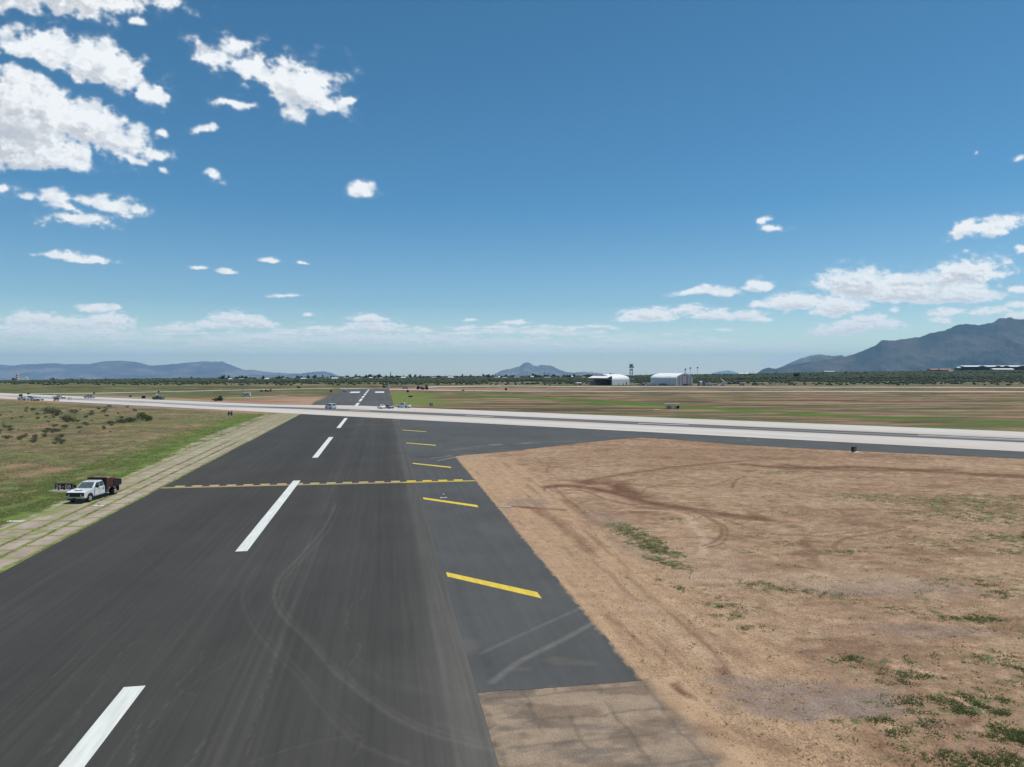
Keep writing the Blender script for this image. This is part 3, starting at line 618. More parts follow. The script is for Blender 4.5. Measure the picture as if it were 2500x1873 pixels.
# ------------------------------------------------------------ markings
def quads(name, qs, z, mat, label):
    b = MB()
    for q in qs: b.quad(*[(p[0], p[1], z) for p in q])
    o = b.build(name, mat); tag(o, label, kind='structure'); return o
def bar_sn(s0, s1_, n0, n1): return [sn(s0, n0), sn(s0, n1), sn(s1_, n1), sn(s1_, n0)]
NC = -11.15; hw = .46
cl = [(-.6 - 25, 11 - 25 + 22.2)]
cl = []
S0 = 34.45
for a, b in ((-2.4, S0 - .0), ):
    pass
stripes = [(S0 - 36.6, S0), (S0 + 24.4, S0 + 61), (S0 + 85.6, S0 + 122), (S0 + 146.4, S0 + 183.2)]
quads('centreline', [bar_sn(a, b, NC - hw, NC + hw) for a, b in stripes], .040, M['wpaint'], 'white dashed centreline of the dark runway')
def pxbar(a, b, w):                           # painted bar between two ground points
    a, b = np.array(a), np.array(b); d = (b - a) / np.hypot(*(b - a)); m = np.array([-d[1], d[0]]) * w / 2
    return [a - m, b - m, b + m, a + m]
fl_ = [(1625, 583, 1674, 548), (1677, 532, 1714, 503), (1716, 494, 1745, 474), (1743, 466, 1768, 450), (1764, 445, 1784, 433), (1782, 428, 1799, 418), (1797, 413, 1812, 404), (1811, 400, 1822, 392), (1821, 388, 1832, 380)]
quads('centreline', [[sn(un(500 + (x0) / 4.424, 860 + y0 / 4.424) @ DV, -11.6), sn(un(500 + (x0) / 4.424, 860 + y0 / 4.424) @ DV, -10.4), sn(un(500 + (x1) / 4.424, 860 + y1 / 4.424) @ DV, -10.4), sn(un(500 + (x1) / 4.424, 860 + y1 / 4.424) @ DV, -11.6)] for x0, y0, x1, y1 in fl_ if 860 + y1 / 4.424 > 949], .042, M['wpaint'], 'white dashed centreline of the runway beyond the crossing')
sA = un(865, 959.6) @ DV; sB = un(872, 956.4) @ DV
quads('aiming_marks', [bar_sn(sA, sB, -21.5, -15.4), bar_sn(sA, sB, -5.6, .2)], .042, M['wpaint'], 'pair of white blocks on the far runway')
quads('old_bars', [[sn(s_, -29.5), sn(s_ + 1.3, -29.5), sn(s_ + 1.3 - 2.5, -23.3), sn(s_ - 2.5, -23.3)] for s_ in (322, 336, 352, 369, 388, 408, 430)], .042, M['wghost'], 'faint old diagonal bars on the far runway')
# yellow chevron bars
yb = []
for s_ in (50.2, 80.3, 110.7, 142.0, 172.6):
    yb.append([sn(s_ - 1.1, 4.3), sn(s_ - 6.9, 9.72), sn(s_ - 5.6, 9.7), sn(s_, 4.3)])
quads('shoulder_bars', yb, .034, M['ypaint'], 'yellow diagonal bars painted across the blue grey shoulder')
# hold bar: two lines plus dashes, dull on the runway and bright on the shoulder
def holdbar(n0, n1, mat, z, dash, name, label):
    def sh(n): return 92.7 - (n + 26.6) * .032
    qs = []
    for off in (-.62, -.18): qs.append([sn(sh(n0) + off, n0), sn(sh(n1) + off, n1), sn(sh(n1) + off + .30, n1), sn(sh(n0) + off + .30, n0)])
    n = dash
    while n < n1 - 1.2:
        if n >= n0: qs.append([sn(sh(n) + .24, n), sn(sh(n + 1.15) + .24, n + 1.15), sn(sh(n + 1.15) + 1.15, n + 1.15), sn(sh(n) + 1.15, n)])
        n += 2.02
    quads(name, qs, z, mat, label)
holdbar(-26.7, 2.3, M['ydull'], .038, -25.4, 'hold_line', 'dull yellow holding line across the dark runway')
holdbar(2.3, 11.6, M['ypaint'], .038, -25.4 + 2.02 * 14, 'hold_line', 'bright yellow holding line across the shoulder')
# white marks on the crossing runway
wm = []
def wbar(u0, v0, u1, v1, w=1.9): wm.append(pxbar(un(u0, v0), un(u1, v1), w))
wbar(738, 1006.6, 853, 1010.1, 1.6); wbar(762, 1005.1, 838, 1007.6, 1.2); wbar(775, 1009.8, 832, 1011.5, 1.0)
wbar(898, 997.9, 1012, 1001.2, 2.0); wbar(905, 999.6, 990, 1002.2, 1.6); wbar(960, 998.2, 1000, 999.4, 1.2); wbar(852, 1001.9, 905, 1004.2, 1.1)
wbar(1136, 1015.6, 1205, 1018.0, 1.0); wbar(1558, 1034.2, 1682, 1038.0, 1.1); wbar(1722, 1051.9, 1990, 1064.2, .95); wbar(2242, 1062.7, 2620, 1079.6, .95)
wbar(1846, 1038.6, 2097, 1048.8, .95); wbar(340, 985.6, 407, 988.4, 2.2); wbar(352, 984.4, 400, 986.2, 1.6)
e0 = tv(38, 154.7); e1 = tv(330, 154.7); wm.append(pxbar(e0, e1, .8)); wm.append(pxbar(tv(tj + 10, 154.6), tv(38, 154.6), .45)); wm.append(pxbar(tv(-140, 202.4), tv(330, 202.4), .5))
quads('runway_marks', wm, .046, M['wfaded'], 'white stripes and edge line painted on the crossing runway')

# ------------------------------------------------------------ sky sheet with the clouds, far outside the haze
gu = np.linspace(-260, 2760, 1700); gv = np.concatenate([np.linspace(-260, 640, 480, endpoint=False), np.linspace(640, 925, 250)])
U, Vv = np.meshgrid(gu, gv)
hz_ = 904 - Vv; hp = np.maximum(hz_, -10) + 70
X2 = (U - 1250) / hp; Y2 = np.log(hp)
def CF(px, py, rx, ry, ang=0, st=1.0):        # cloud patches, given in a 2212-wide frame
    return (px * 1.1302, py * 1.1302, rx * 1.1302, ry * (1.1302 if py < 540 else 1.45), math.radians(ang), st)
CL = [CF(190, -8, 185, 46, 3), CF(90, -30, 220, 50, 0), CF(292, 52, 22, 7, 10, .6),
      CF(185, 140, 160, 42, 20, 1.15), CF(80, 110, 90, 36, 15, 1.0), CF(260, 160, 60, 40, 10, 1.1), CF(325, 208, 34, 26, 35, .95), CF(10, 112, 35, 20, 20, .8),
      CF(60, 260, 190, 110, 14, 1.35), CF(180, 260, 130, 70, 25, 1.2), CF(240, 312, 80, 50, 15, 1.2), CF(100, 340, 120, 42, 5, 1.1), CF(-60, 300, 150, 120, 0, 1.3), CF(160, 350, 50, 30, 20, .9), CF(296, 345, 30, 14, 0, .8),
      CF(240, 222, 28, 8, 12, .55),
      CF(645, 188, 110, 56, 18, 1.35), CF(560, 165, 90, 36, 25, 1.0), CF(470, 125, 58, 22, 28, .75), CF(715, 222, 40, 20, 15, .95), CF(757, 220, 24, 8, -5, .8), CF(555, 130, 22, 22, 40, .6), CF(510, 98, 40, 12, 10, .45),
      CF(508, 230, 44, 13, 8, .8), CF(348, 285, 17, 9, 10, .75), CF(342, 330, 30, 11, 12, .8), CF(353, 366, 14, 8, 5, .8), CF(466, 378, 23, 13, 25, .9), CF(778, 410, 44, 22, 3, 1.0), CF(8, 407, 16, 9, 0, .8), CF(440, 283, 30, 6, 0, .4),
      CF(118, 424, 48, 15, 4, .95), CF(55, 425, 24, 7, 3, .8), CF(168, 472, 92, 20, 8, 1.15), CF(235, 440, 75, 20, 13, .95), CF(300, 455, 32, 12, 12, .75), CF(160, 447, 50, 14, 5, .7),
      CF(120, 552, 46, 6, 2, .8), CF(190, 562, 52, 6, 5, .85), CF(585, 562, 26, 5, -1, .9), CF(430, 580, 20, 4, 0, .75), CF(486, 588, 27, 6, 4, .85), CF(655, 566, 14, 3, 5, .6), CF(616, 640, 30, 3, 0, .35),
      CF(207, 668, 40, 7, 2, .95), CF(245, 667, 18, 6, -3, .8), CF(80, 694, 75, 12, 3, .85), CF(160, 702, 130, 12, 3, .75), CF(235, 694, 55, 12, 3, .75), CF(60, 720, 120, 16, 2, .5), CF(200, 725, 120, 14, 2, .5),
      CF(505, 691, 62, 11, 1, 1.0), CF(560, 700, 40, 10, 8, .95), CF(480, 704, 110, 7, 0, .8), CF(390, 712, 46, 7, -1, .8), CF(800, 690, 48, 7, 2, .95), CF(690, 720, 42, 9, 0, .85), CF(800, 710, 72, 11, 1, .9), CF(740, 712, 26, 7, -8, .7),
      CF(668, 680, 12, 3, 0, .6), CF(915, 717, 24, 6, 0, .75), CF(560, 735, 115, 10, 0, .65), CF(780, 735, 160, 12, 0, .6), CF(950, 738, 90, 10, 0, .6), CF(1080, 716, 48, 6, -1, .6), CF(1013, 692, 14, 3, 0, .8), CF(1115, 698, 34, 4, 0, .6), CF(1000, 713, 24, 4, 0, .7),
      CF(1170, 721, 50, 7, 1, .8), CF(1232, 718, 16, 8, -20, .75), CF(1290, 707, 28, 3, 0, .6), CF(1295, 727, 24, 4, 0, .75), CF(1320, 738, 36, 5, 0, .6), CF(1300, 752, 150, 8, 0, .5), CF(1100, 745, 120, 10, 0, .55),
      CF(1655, 477, 16, 5, -12, .7), CF(1672, 493, 30, 9, 3, .8), CF(2130, 497, 62, 20, -8, 1.05), CF(2165, 482, 55, 15, -8, .85), CF(2085, 500, 36, 12, -25, .7), CF(2205, 543, 18, 6, 0, .8), CF(2195, 342, 20, 5, -20, .5), CF(2108, 330, 10, 3, -40, .4),
      CF(1510, 630, 60, 7, -8, .85), CF(1562, 632, 34, 10, 2, 1.0), CF(1636, 621, 34, 11, 1, 1.0), CF(1855, 622, 85, 27, 3, 1.2), CF(1930, 640, 140, 20, 3, 1.05), CF(2085, 598, 95, 26, -8, 1.25), CF(1960, 606, 80, 14, -5, 1.0), CF(2070, 643, 115, 17, -3, 1.1), CF(1980, 632, 120, 20, 0, 1.0),
      CF(1715, 657, 72, 16, -5, 1.1), CF(1640, 662, 22, 7, 5, .8), CF(1815, 668, 62, 19, -6, 1.1), CF(1400, 686, 68, 12, -2, 1.0), CF(1380, 692, 48, 7, 0, .8), CF(1480, 670, 42, 8, -8, .75), CF(1545, 684, 66, 11, 4, .9), CF(1610, 684, 46, 9, -4, .85), CF(1645, 692, 26, 5, 0, .8),
      CF(1560, 713, 20, 3, 0, .6), CF(1835, 712, 88, 13, -8, .95), CF(1900, 702, 50, 10, 3, .85), CF(1875, 690, 40, 7, -5, .75), CF(2045, 677, 44, 8, -3, .85), CF(2140, 674, 50, 6, -5, .7), CF(2205, 627, 26, 8, 0, .9), CF(2200, 660, 30, 6, 0, .75), CF(1930, 672, 14, 5, 0, .6), CF(2205, 685, 40, 9, 0, .9), CF(2030, 694, 26, 7, 0, .8),
      CF(1700, 775, 60, 10, -20, .45), CF(1620, 757, 120, 7, -5, .4), CF(1460, 745, 120, 8, 0, .4), CF(1540, 738, 60, 5, 0, .5), CF(1950, 750, 40, 5, -5, .45)]
CARVE = [CF(60, 138, 80, 9, 14), CF(150, 172, 75, 10, 24), CF(215, 205, 60, 13, 30), CF(275, 238, 45, 16, 20), CF(15, 132, 40, 7, 0), CF(300, 400, 160, 9, -5), CF(130, 392, 170, 12, 3), CF(110, 456, 60, 7, 3, .7), CF(190, 452, 40, 8, 20, .7), CF(150, 300, 70, 5, 30, .35), CF(205, 335, 30, 9, 60, .5), CF(500, 165, 26, 9, 30, .5), CF(535, 218, 60, 6, 8, .7)]
def cloud_field(U, Vv, oc=7):
    k = np.clip((904 - Vv + 40) / 620, .07, 1.15); flat = sstep(.75, .38, k)
    sc_ = 11 + 62 * np.clip(k, 0, 1) ** 1.2
    bands = ((70, 52, sstep(560, 420, Vv)), (40, 22, sstep(420, 560, Vv) * sstep(770, 700, Vv)), (22, 9.5, sstep(700, 770, Vv)))
    def blend(m, seed, o, g):
        r = 0
        for lx, ly, w in bands:
            ok = w[:, 0] > 0
            if ok.any():
                q = np.zeros(U.shape); q[ok] = fbm(U[ok] / lx * m, (Vv[ok] / ly - .18 * U[ok] / lx * (lx > 60)) * m, seed, o, g); r = r + q * w
        return r
    wx = 1.0 * sc_ * (blend(.8, 201, 5, .55) - .5) * 2; wy = .6 * sc_ * (blend(.8, 202, 5, .55) - .5) * 2
    b = np.full(U.shape, -1.0); c_ = np.zeros(U.shape)
    for lst, neg in ((CL, 0), (CARVE, 1)):
        for cx, cy, rx, ry, a, st in lst:
            m = (np.abs(U - cx) < rx * 2 + 90) & (np.abs(Vv - cy) < ry * 2 + rx * .9 + 70)
            if not m.any(): continue
            ww = min(1, .25 + ry / 45) * (.55 if neg else 1)
            dx, dy = U[m] - cx + wx[m] * ww, Vv[m] - cy + wy[m] * ww; ca, sa = math.cos(a), math.sin(a)
            py_ = -dx * sa + dy * ca; py_ = np.where(py_ > 0, py_ * (1 + .9 * flat[m]), py_ * .85) if not neg else py_
            q = ((dx * ca + dy * sa) / rx) ** 2 + (py_ / (ry * 1.08)) ** 2
            if neg: c_[m] = np.maximum(c_[m], 1.25 * st * np.exp(-q * .8))
            else: b[m] = np.maximum(b[m], (.3 + .7 * st) * (1.0 - q ** .55) + .10 * flat[m])
    n1 = blend(1.9, 203, oc, .53); n2 = np.abs(blend(3.4, 204, max(oc - 2, 2), .5) * 2 - 1)
    amp = .8 + .5 * sstep(.3, .8, k)
    d = b * 1.2 - c_ + amp * 1.25 * (n1 - .5) + amp * .42 * (.20 - n2) + .04
    low = sstep(778, 815, Vv) * sstep(918, 862, Vv) * sstep(2150, 1350, U)
    lf = .55 * fbm(U / 120, Vv / 12, 205, 6, .55) + .45 * fbm(U / 34, Vv / 8, 207, 5, .55)
    d = np.maximum(d, low * (lf - .47) * 2.6 - .5 * (1 - low))
    puff = sstep(778, 800, Vv) * sstep(885, 840, Vv) * sstep(1800, 1350, U)
    bot = Vv / 15.0 + .8 * fbm(U / 130, Vv * 0, 209, 3); fr = bot - np.floor(bot)
    pf = fbm(U / 44, np.floor(bot) * 7.3 + fr * .5, 210, 5, .55) * (.45 + .55 * fr) * sstep(1.0, .88, fr)
    d = np.maximum(d, puff * (pf * 4.2 - 1.62) - .5 * (1 - puff))
    return d, low
def clouds(U, Vv):
    D0, LOW = cloud_field(U, Vv)
    k = np.clip((904 - Vv) / 500, .10, 1.2)
    DS, _ = cloud_field(U, Vv, 4); D1, _ = cloud_field(U + 12 * k, Vv - 18 * k, 4); D2, _ = cloud_field(U + 18 * k, Vv - 55 * k, 3)
    alpha = .86 * sstep(-.08, .55, D0) + .14 * sstep(-.5, .5, DS)
    for _ in range(2): alpha[1:-1, 1:-1] = .4 * alpha[1:-1, 1:-1] + .15 * (alpha[:-2, 1:-1] + alpha[2:, 1:-1] + alpha[1:-1, :-2] + alpha[1:-1, 2:])
    occ = .55 * np.clip(D1, 0, 1.2) + .45 * np.clip(D2, 0, 1.2)
    shade = 1 - .30 * sstep(.30, 1.15, occ) * sstep(.2, .8, D0) + .30 * np.clip(DS - D1, -.5, .4) * sstep(.1, .5, D0)
    shade = shade + .10 * (fbm(U / 60, Vv / 30, 206, 3) - .5)
    shade = shade - .10 * sstep(250, 520, -U + 400 + .6 * (Vv - 250)) * sstep(200, 360, Vv) * sstep(460, 400, Vv)
    cc = mix(col(.60, .625, .66), col(.92, .945, .955), np.clip((shade - .60) / .37, 0, 1))
    lowf = sstep(640, 850, Vv)
    cc = mix(cc, col(.90, .925, .93), .5 * lowf); alpha = alpha * (1 - .28 * sstep(770, 850, Vv)) * sstep(925, 895, Vv)
    alpha = alpha * (.80 + .30 * sstep(.30, .62, fbm(U / 34, Vv / 22, 211, 5)) * sstep(-.1, .9, D0) + .08 * sstep(.4, 1.0, DS))
    return cc, np.clip(alpha, 0, .97)
cc, alpha = clouds(U, Vv)
dirx = (U - 1250) / F; dirz = -(Vv - 936.5) / F; cth, sth = math.cos(PITCH), math.sin(PITCH)
dY = cth + sth * dirz; dZ = -sth + cth * dirz; nrm = np.sqrt(dirx ** 2 + dY ** 2 + dZ ** 2)
RS = 66000.0
ms, nt, bs = nodes('clouds'); nt.nodes.remove(bs); L = nt.links.new
at = nt.nodes.new('ShaderNodeAttribute'); at.attribute_name = 'Col'; em = nt.nodes.new('ShaderNodeEmission'); tr = nt.nodes.new('ShaderNodeBsdfTransparent'); mx = nt.nodes.new('ShaderNodeMixShader')
L(at.outputs['Color'], em.inputs[0]); L(at.outputs['Alpha'], mx.inputs[0]); L(tr.outputs[0], mx.inputs[1]); L(em.outputs[0], mx.inputs[2]); L(mx.outputs[0], nt.nodes['Material Output'].inputs[0])
em.inputs[1].default_value = 1.04
ms.cycles.emission_sampling = 'NONE' if hasattr(ms.cycles, 'emission_sampling') else None
skyo = grid_mesh('sky', RS * dirx / nrm, RS * dY / nrm, H + RS * dZ / nrm, np.concatenate([cc, alpha[..., None]], -1), ms); tag(skyo, 'scattered white cumulus clouds', kind='structure')

# ------------------------------------------------------------ mountains
def px_el(u, v): 
    b = -(v - 936.5) / F; c_, s_ = math.cos(PITCH), math.sin(PITCH)
    return (u - 1250) / F / (c_ + s_ * b), (-s_ + c_ * b) / (c_ + s_ * b)
def mountain(name, prof, D, depth, c1, c2, label, seed, foot=-400, ruggedness=1.0, cols=420, rows=90):
    us = np.linspace(prof[0][0], prof[-1][0], cols); vs = np.interp(us, [p[0] for p in prof], [p[1] for p in prof])
    rel = np.maximum(0, 918 - vs); vs = vs + .02 * rel * 2 * (fbm(us / 14, us * 0, seed, 4) - .5) + 1.2 * (fbm(us / 5, us * 0, seed + 3, 3) - .5)
    ax = (us - 1250) / F / math.cos(PITCH); b = -(vs - 936.5) / F; te = (-math.sin(PITCH) + math.cos(PITCH) * b) / (math.cos(PITCH) + math.sin(PITCH) * b)
    zc = H + te * D
    tt = np.concatenate([np.linspace(0, 1, rows), np.linspace(1, 1.5, 14)[1:]])
    T, AX = np.meshgrid(tt, ax, indexing='ij'); ZC = np.repeat(zc[None], len(tt), 0)
    Yd = D - depth * (1 - T); Xd = AX * D + (AX * (Yd - D)) * 1.0
    h = np.where(T <= 1, .25 * T + .75 * T ** 2.0, np.maximum(0, 1 - (T - 1) / .5))
    env = np.clip(T * (1 - T) * 4, 0, 1) * (T <= 1)
    sca = depth / 5.0
    r1 = 1 - np.abs(fbm(Xd / sca, Yd / (sca * 1.6), seed + 9, 6) * 2 - 1); r2 = fbm(Xd / (sca * .35), Yd / (sca * .35), seed + 13, 5)
    rise = ZC - foot
    Zm = foot + rise * np.clip(h - .30 * ruggedness * env * (1.0 - r1) * 1.6 - .10 * ruggedness * env * r2, 0, 1)
    sl = fbm(Xd / (sca * .5), Yd / (sca * .5), seed + 21, 5)
    cc = mix(col(*c1), col(*c2), sstep(.4, .65, sl)); cc = mix(cc, cc * .55, .6 * sstep(.5, .62, fbm(Xd / (sca * .9), Yd / (sca * .5), seed + 31, 4)))
    o = grid_mesh(name, Xd, Yd, Zm, cc, M['rock']); tag(o, label, kind='structure'); return o
M['rock'] = attr_mat('mountain slopes', [(.0009, 8, .8, 1.2, 0), (.006, 6, .8, 1.2, 0)], [(.004, 1.0, 60)], .95, .1)
left = [(-500, 905), (-300, 896), (-150, 893), (0, 890.2), (34, 893), (56, 889.6), (85, 889), (132, 886.8), (158, 889.6), (220, 888.5), (250, 882.3), (294, 880.8), (339, 884.4), (364, 892.8), (407, 890.5), (430, 888), (452, 886), (480, 883.5), (500, 881.7), (520, 883), (543, 882.6), (568, 892.8), (595, 903), (615, 903), (647, 907.5), (703, 912), (737, 912), (760, 908.6), (789, 907), (807, 909.7), (823, 916.6), (843, 919.4), (870, 926)]
mountain('mountain_range', left, 23000, 7500, (.10, .09, .09), (.19, .155, .14), 'long bluish range on the left horizon', 301)
mountain('distant_hill', [(860, 926), (884, 919.5), (907, 914), (925, 917), (945, 926)], 33000, 4000, (.15, .14, .13), (.2, .18, .16), 'faint low hill in the distance', 305, cols=60, rows=30)
cen_ = [(1170, 926), (1194, 917.6), (1208, 913), (1226, 904), (1248, 900), (1269, 894), (1278, 887), (1286, 884.6), (1294, 887), (1303, 893), (1311, 894), (1321, 891), (1335, 892), (1348, 893.5), (1366, 903), (1384, 908.6), (1402, 910), (1425, 907.5), (1463, 911), (1479, 913.8), (1510, 921), (1530, 928)]
mountain('mountain_peak', cen_, 20000, 4500, (.13, .125, .11), (.18, .165, .14), 'lone pointed blue mountain in the middle of the horizon', 311, cols=260)
mountain('distant_hill', [(1560, 926), (1590, 914), (1612, 911), (1640, 914), (1700, 915), (1739, 912), (1761, 906), (1780, 904.4), (1802, 911), (1830, 916), (1860, 926)], 34000, 4000, (.15, .14, .13), (.2, .18, .16), 'faint pale hills behind the hangars', 315, cols=140, rows=30)
rb = [(1870, 912), (1892, 902), (1926.6, 886.6), (1950, 877), (1977, 869), (2002.5, 865), (2031, 869), (2053, 867), (2070, 874), (2120, 890), (2170, 912)]
mountain('mountain_ridge', rb, 15500, 3000, (.07, .08, .07), (.13, .12, .10), 'lighter ridge behind the foot of the big mountain', 321, cols=160, rows=50)
rm = [(1835, 918), (1847.5, 911), (1863, 901), (1876, 897.7), (1892, 901), (1912, 896), (1950, 888), (2000, 880), (2050, 872.5), (2062.7, 870.8), (2078.5, 866), (2110, 855), (2135.4, 843.9), (2151, 831), (2165, 830.5), (2183, 832), (2217.7, 825.5), (2246, 821.7), (2274.7, 812), (2306, 807.5), (2331.6, 794.8), (2357, 789), (2388.6, 795.4), (2417, 789), (2439, 777.4), (2458, 776.5), (2480, 778), (2500, 779.6), (2560, 772), (2640, 784), (2720, 770), (2850, 790), (3000, 800)]
mountain('mountain_massif', rm, 10500, 5200, (.035, .048, .045), (.085, .080, .068), 'big blue grey mountain rising on the right', 331, cols=620, rows=140, ruggedness=1.7)

# ------------------------------------------------------------ haze
hb = MB().box(-40000, 40000, -40000, 40000, -402, 900).build('haze'); tag(hb, 'thin blue haze over the plain', 'haze', kind='stuff')
mh = bpy.data.materials.new('haze'); mh.use_nodes = True; nt = mh.node_tree; nt.nodes.clear()
ou = nt.nodes.new('ShaderNodeOutputMaterial'); pvn = nt.nodes.new('ShaderNodeVolumePrincipled'); pvn.inputs['Density'].default_value = 3.4e-5; pvn.inputs['Color'].default_value = (.38, .68, 1.0, 1); pvn.inputs['Anisotropy'].default_value = .1
nt.links.new(pvn.outputs[0], ou.inputs['Volume']); hb.data.materials.append(mh)
for att in ('homogeneous_volume',):
    try: mh.cycles.homogeneous_volume = True
    except Exception: pass
#@@OBJECTS
# ------------------------------------------------------------ vehicles
def frustum(b0, b1, wb, z0, t0, t1, wt, z1):
    return [(b0, -wb, z0), (b1, -wb, z0), (b1, wb, z0), (b0, wb, z0), (t0, -wt, z1), (t1, -wt, z1), (t1, wt, z1), (t0, wt, z1)]
def face_quad(P, idx, u0, u1, v0, v1, off=.006):
    a, b, c, d = [Vector(P[i]) for i in idx]      # a,b bottom; d,c top
    def pt(u, v): return a.lerp(b, u).lerp(d.lerp(c, u), v)
    n = (b - a).cross(d - a).normalized()
    return [tuple(pt(u, v) + n * off) for u, v in ((u0, v0), (u1, v0), (u1, v1), (u0, v1))]
def wheel(parent, x, y, r, w, rim):
    s_ = 1 if y > 0 else -1
    t = MB().tube((0, -w / 2, 0), (0, w / 2, 0), r, n=18).build('wheel', M['rubber'], parent, bevel=.02); t.location = (x, y, r)
    k = MB().tube((0, s_ * w * .45, 0), (0, s_ * (w / 2 + .012), 0), r * .60, r * .55, 12).build('rim', rim, t)
    return t
SPEC = dict(
 pickup=dict(L=5.7, W=.98, r=.40, ax=(1.85, -1.75), g=.42, prof=[(2.75, .45), (2.85, .7), (2.82, 1.08), (2.6, 1.18), (1.35, 1.27), (-.95, 1.27), (-.98, 1.30), (-2.83, 1.32), (-2.85, .6), (-2.7, .48)], cab=(-.95, 1.35, .93, 1.26, -.75, .55, .74, 1.88), doors=2),
 suv=dict(L=4.8, W=.94, r=.37, ax=(1.5, -1.4), g=.35, prof=[(2.3, .4), (2.4, .65), (2.36, .98), (2.1, 1.05), (1.15, 1.12), (-2.3, 1.12), (-2.4, .95), (-2.4, .5), (-2.3, .4)], cab=(-2.32, 1.2, .90, 1.11, -2.05, .35, .74, 1.76), doors=3),
 van=dict(L=5.0, W=.98, r=.36, ax=(1.65, -1.5), g=.32, prof=[(2.4, .36), (2.5, .6), (2.44, .98), (2.2, 1.08), (1.75, 1.18), (-2.44, 1.18), (-2.5, 1.0), (-2.5, .45), (-2.4, .36)], cab=(-2.46, 1.85, .95, 1.17, -2.36, .95, .80, 1.96), doors=3),
 sedan=dict(L=4.8, W=.92, r=.34, ax=(1.5, -1.4), g=.28, prof=[(2.32, .3), (2.42, .55), (2.3, .76), (1.9, .84), (1.05, .93), (-1.6, .97), (-2.25, 1.0), (-2.4, .82), (-2.4, .45), (-2.3, .32)], cab=(-1.75, 1.1, .86, .94, -1.0, .25, .66, 1.43), doors=2))
def vehicle(kind, name, label, cat, paint_, loc, head, group=None, far=False, extra=None):
    sp = SPEC[kind]; root = empty(name, loc, head); tag(root, label, cat, group)
    W, r, g = sp['W'], sp['r'], sp['g']; lo = []
    # underside with wheel arches, front to rear
    bot = [(sp['prof'][0][0] - .05, g)]
    for xa in sp['ax']:
        for k in range(9):
            a = math.pi * k / 8; bot.append((xa + (r + .09) * math.cos(a), max(g, r + (r + .09) * math.sin(a) - .02)))
    bot.append((sp['prof'][-1][0] + .05, g))
    poly = bot[::-1] + [q for q in sp['prof']]
    poly = [(x, z) for x, z in poly]
    MB().prism(poly, -W, W).build('body', paint_, root, bevel=.03)
    MB().box(sp['ax'][1] - .5, sp['ax'][0] + .5, -W + .12, W - .12, g - .04, r + .55).build('underbody', M['black'], root)
    P = frustum(*sp['cab'][:3], sp['cab'][3], *sp['cab'][4:7], sp['cab'][7])
    cabm = MB().add(P, [(3, 2, 1, 0), (4, 5, 6, 7), (0, 1, 5, 4), (1, 2, 6, 5), (2, 3, 7, 6), (3, 0, 4, 7)]).build('cab', paint_, root, bevel=.04)
    MB().quad(*face_quad(P, (1, 2, 6, 5), .07, .93, .10, .90, .012)).build('windscreen', M['wglass' if not far else 'glass'], root)
    MB().quad(*face_quad(P, (3, 0, 4, 7), .12, .88, .2, .85, .012)).build('rear_window', M['glass'], root)
    nd = sp['doors']
    for sd, idx in ((-1, (0, 1, 5, 4)), (1, (2, 3, 7, 6))):
        for k in range(nd):
            u0 = .05 + .86 * k / nd + .015; u1 = .05 + .86 * (k + 1) / nd - .015
            if sd > 0: u0, u1 = 1 - u1, 1 - u0
            MB().quad(*face_quad(P, idx, u0, u1, .12, .86, .012)).build('side_window', M['glass'], root)
    rim = M['chrome'] if paint_ is not M['blackcar'] else M['grey']
    for xa in sp['ax']:
        for sd in (-1, 1): wheel(root, xa, sd * (W - .10), r, .24, rim)
    xf = max(q[0] for q in sp['prof']); zf = sp['prof'][2][1] - .12
    MB().box(xf - .06, xf + .02, -W * .55, W * .55, zf - .32, zf + .02).build('grille', M['black'], root)
    for sd in (-1, 1):
        MB().box(xf - .12, xf + .015, sd * W * .78 - .16, sd * W * .78 + .16, zf - .12, zf + .06).build('headlight', M['lamp'], root)
        xr = -max(-q[0] for q in sp['prof'])
        MB().box(xr - .015, xr + .1, sd * W * .86 - .08, sd * W * .86 + .08, sp['prof'][-3][1] - .28, sp['prof'][-3][1] + .02).build('tail_light', M['tail'], root)
        MB().box(sp['cab'][1] - .45, sp['cab'][1] - .3, sd * (W + .1) - .09, sd * (W + .1) + .09, sp['cab'][3] + .02, sp['cab'][3] + .2).build('mirror', M['black'], root)
    MB().box(xf - .1, xf + .06, -W * .95, W * .95, g + .05, g + .24).build('bumper', M['chrome'] if kind == 'pickup' else M['black'], root, bevel=.02)
    if kind == 'pickup':
        MB().box(-2.75, -1.05, -W + .1, W - .1, 1.26, 1.325).build('bed', M['dark'], root)
    if extra: extra(root, W)
    return root
def P3(u, v, z=0.0):
    p = un(u, v); return (float(p[0]), float(p[1]), z)
def ang(d): return math.atan2(d[1], d[0])
HL = ang(-EV)                                   # along the crossing runway, towards the left

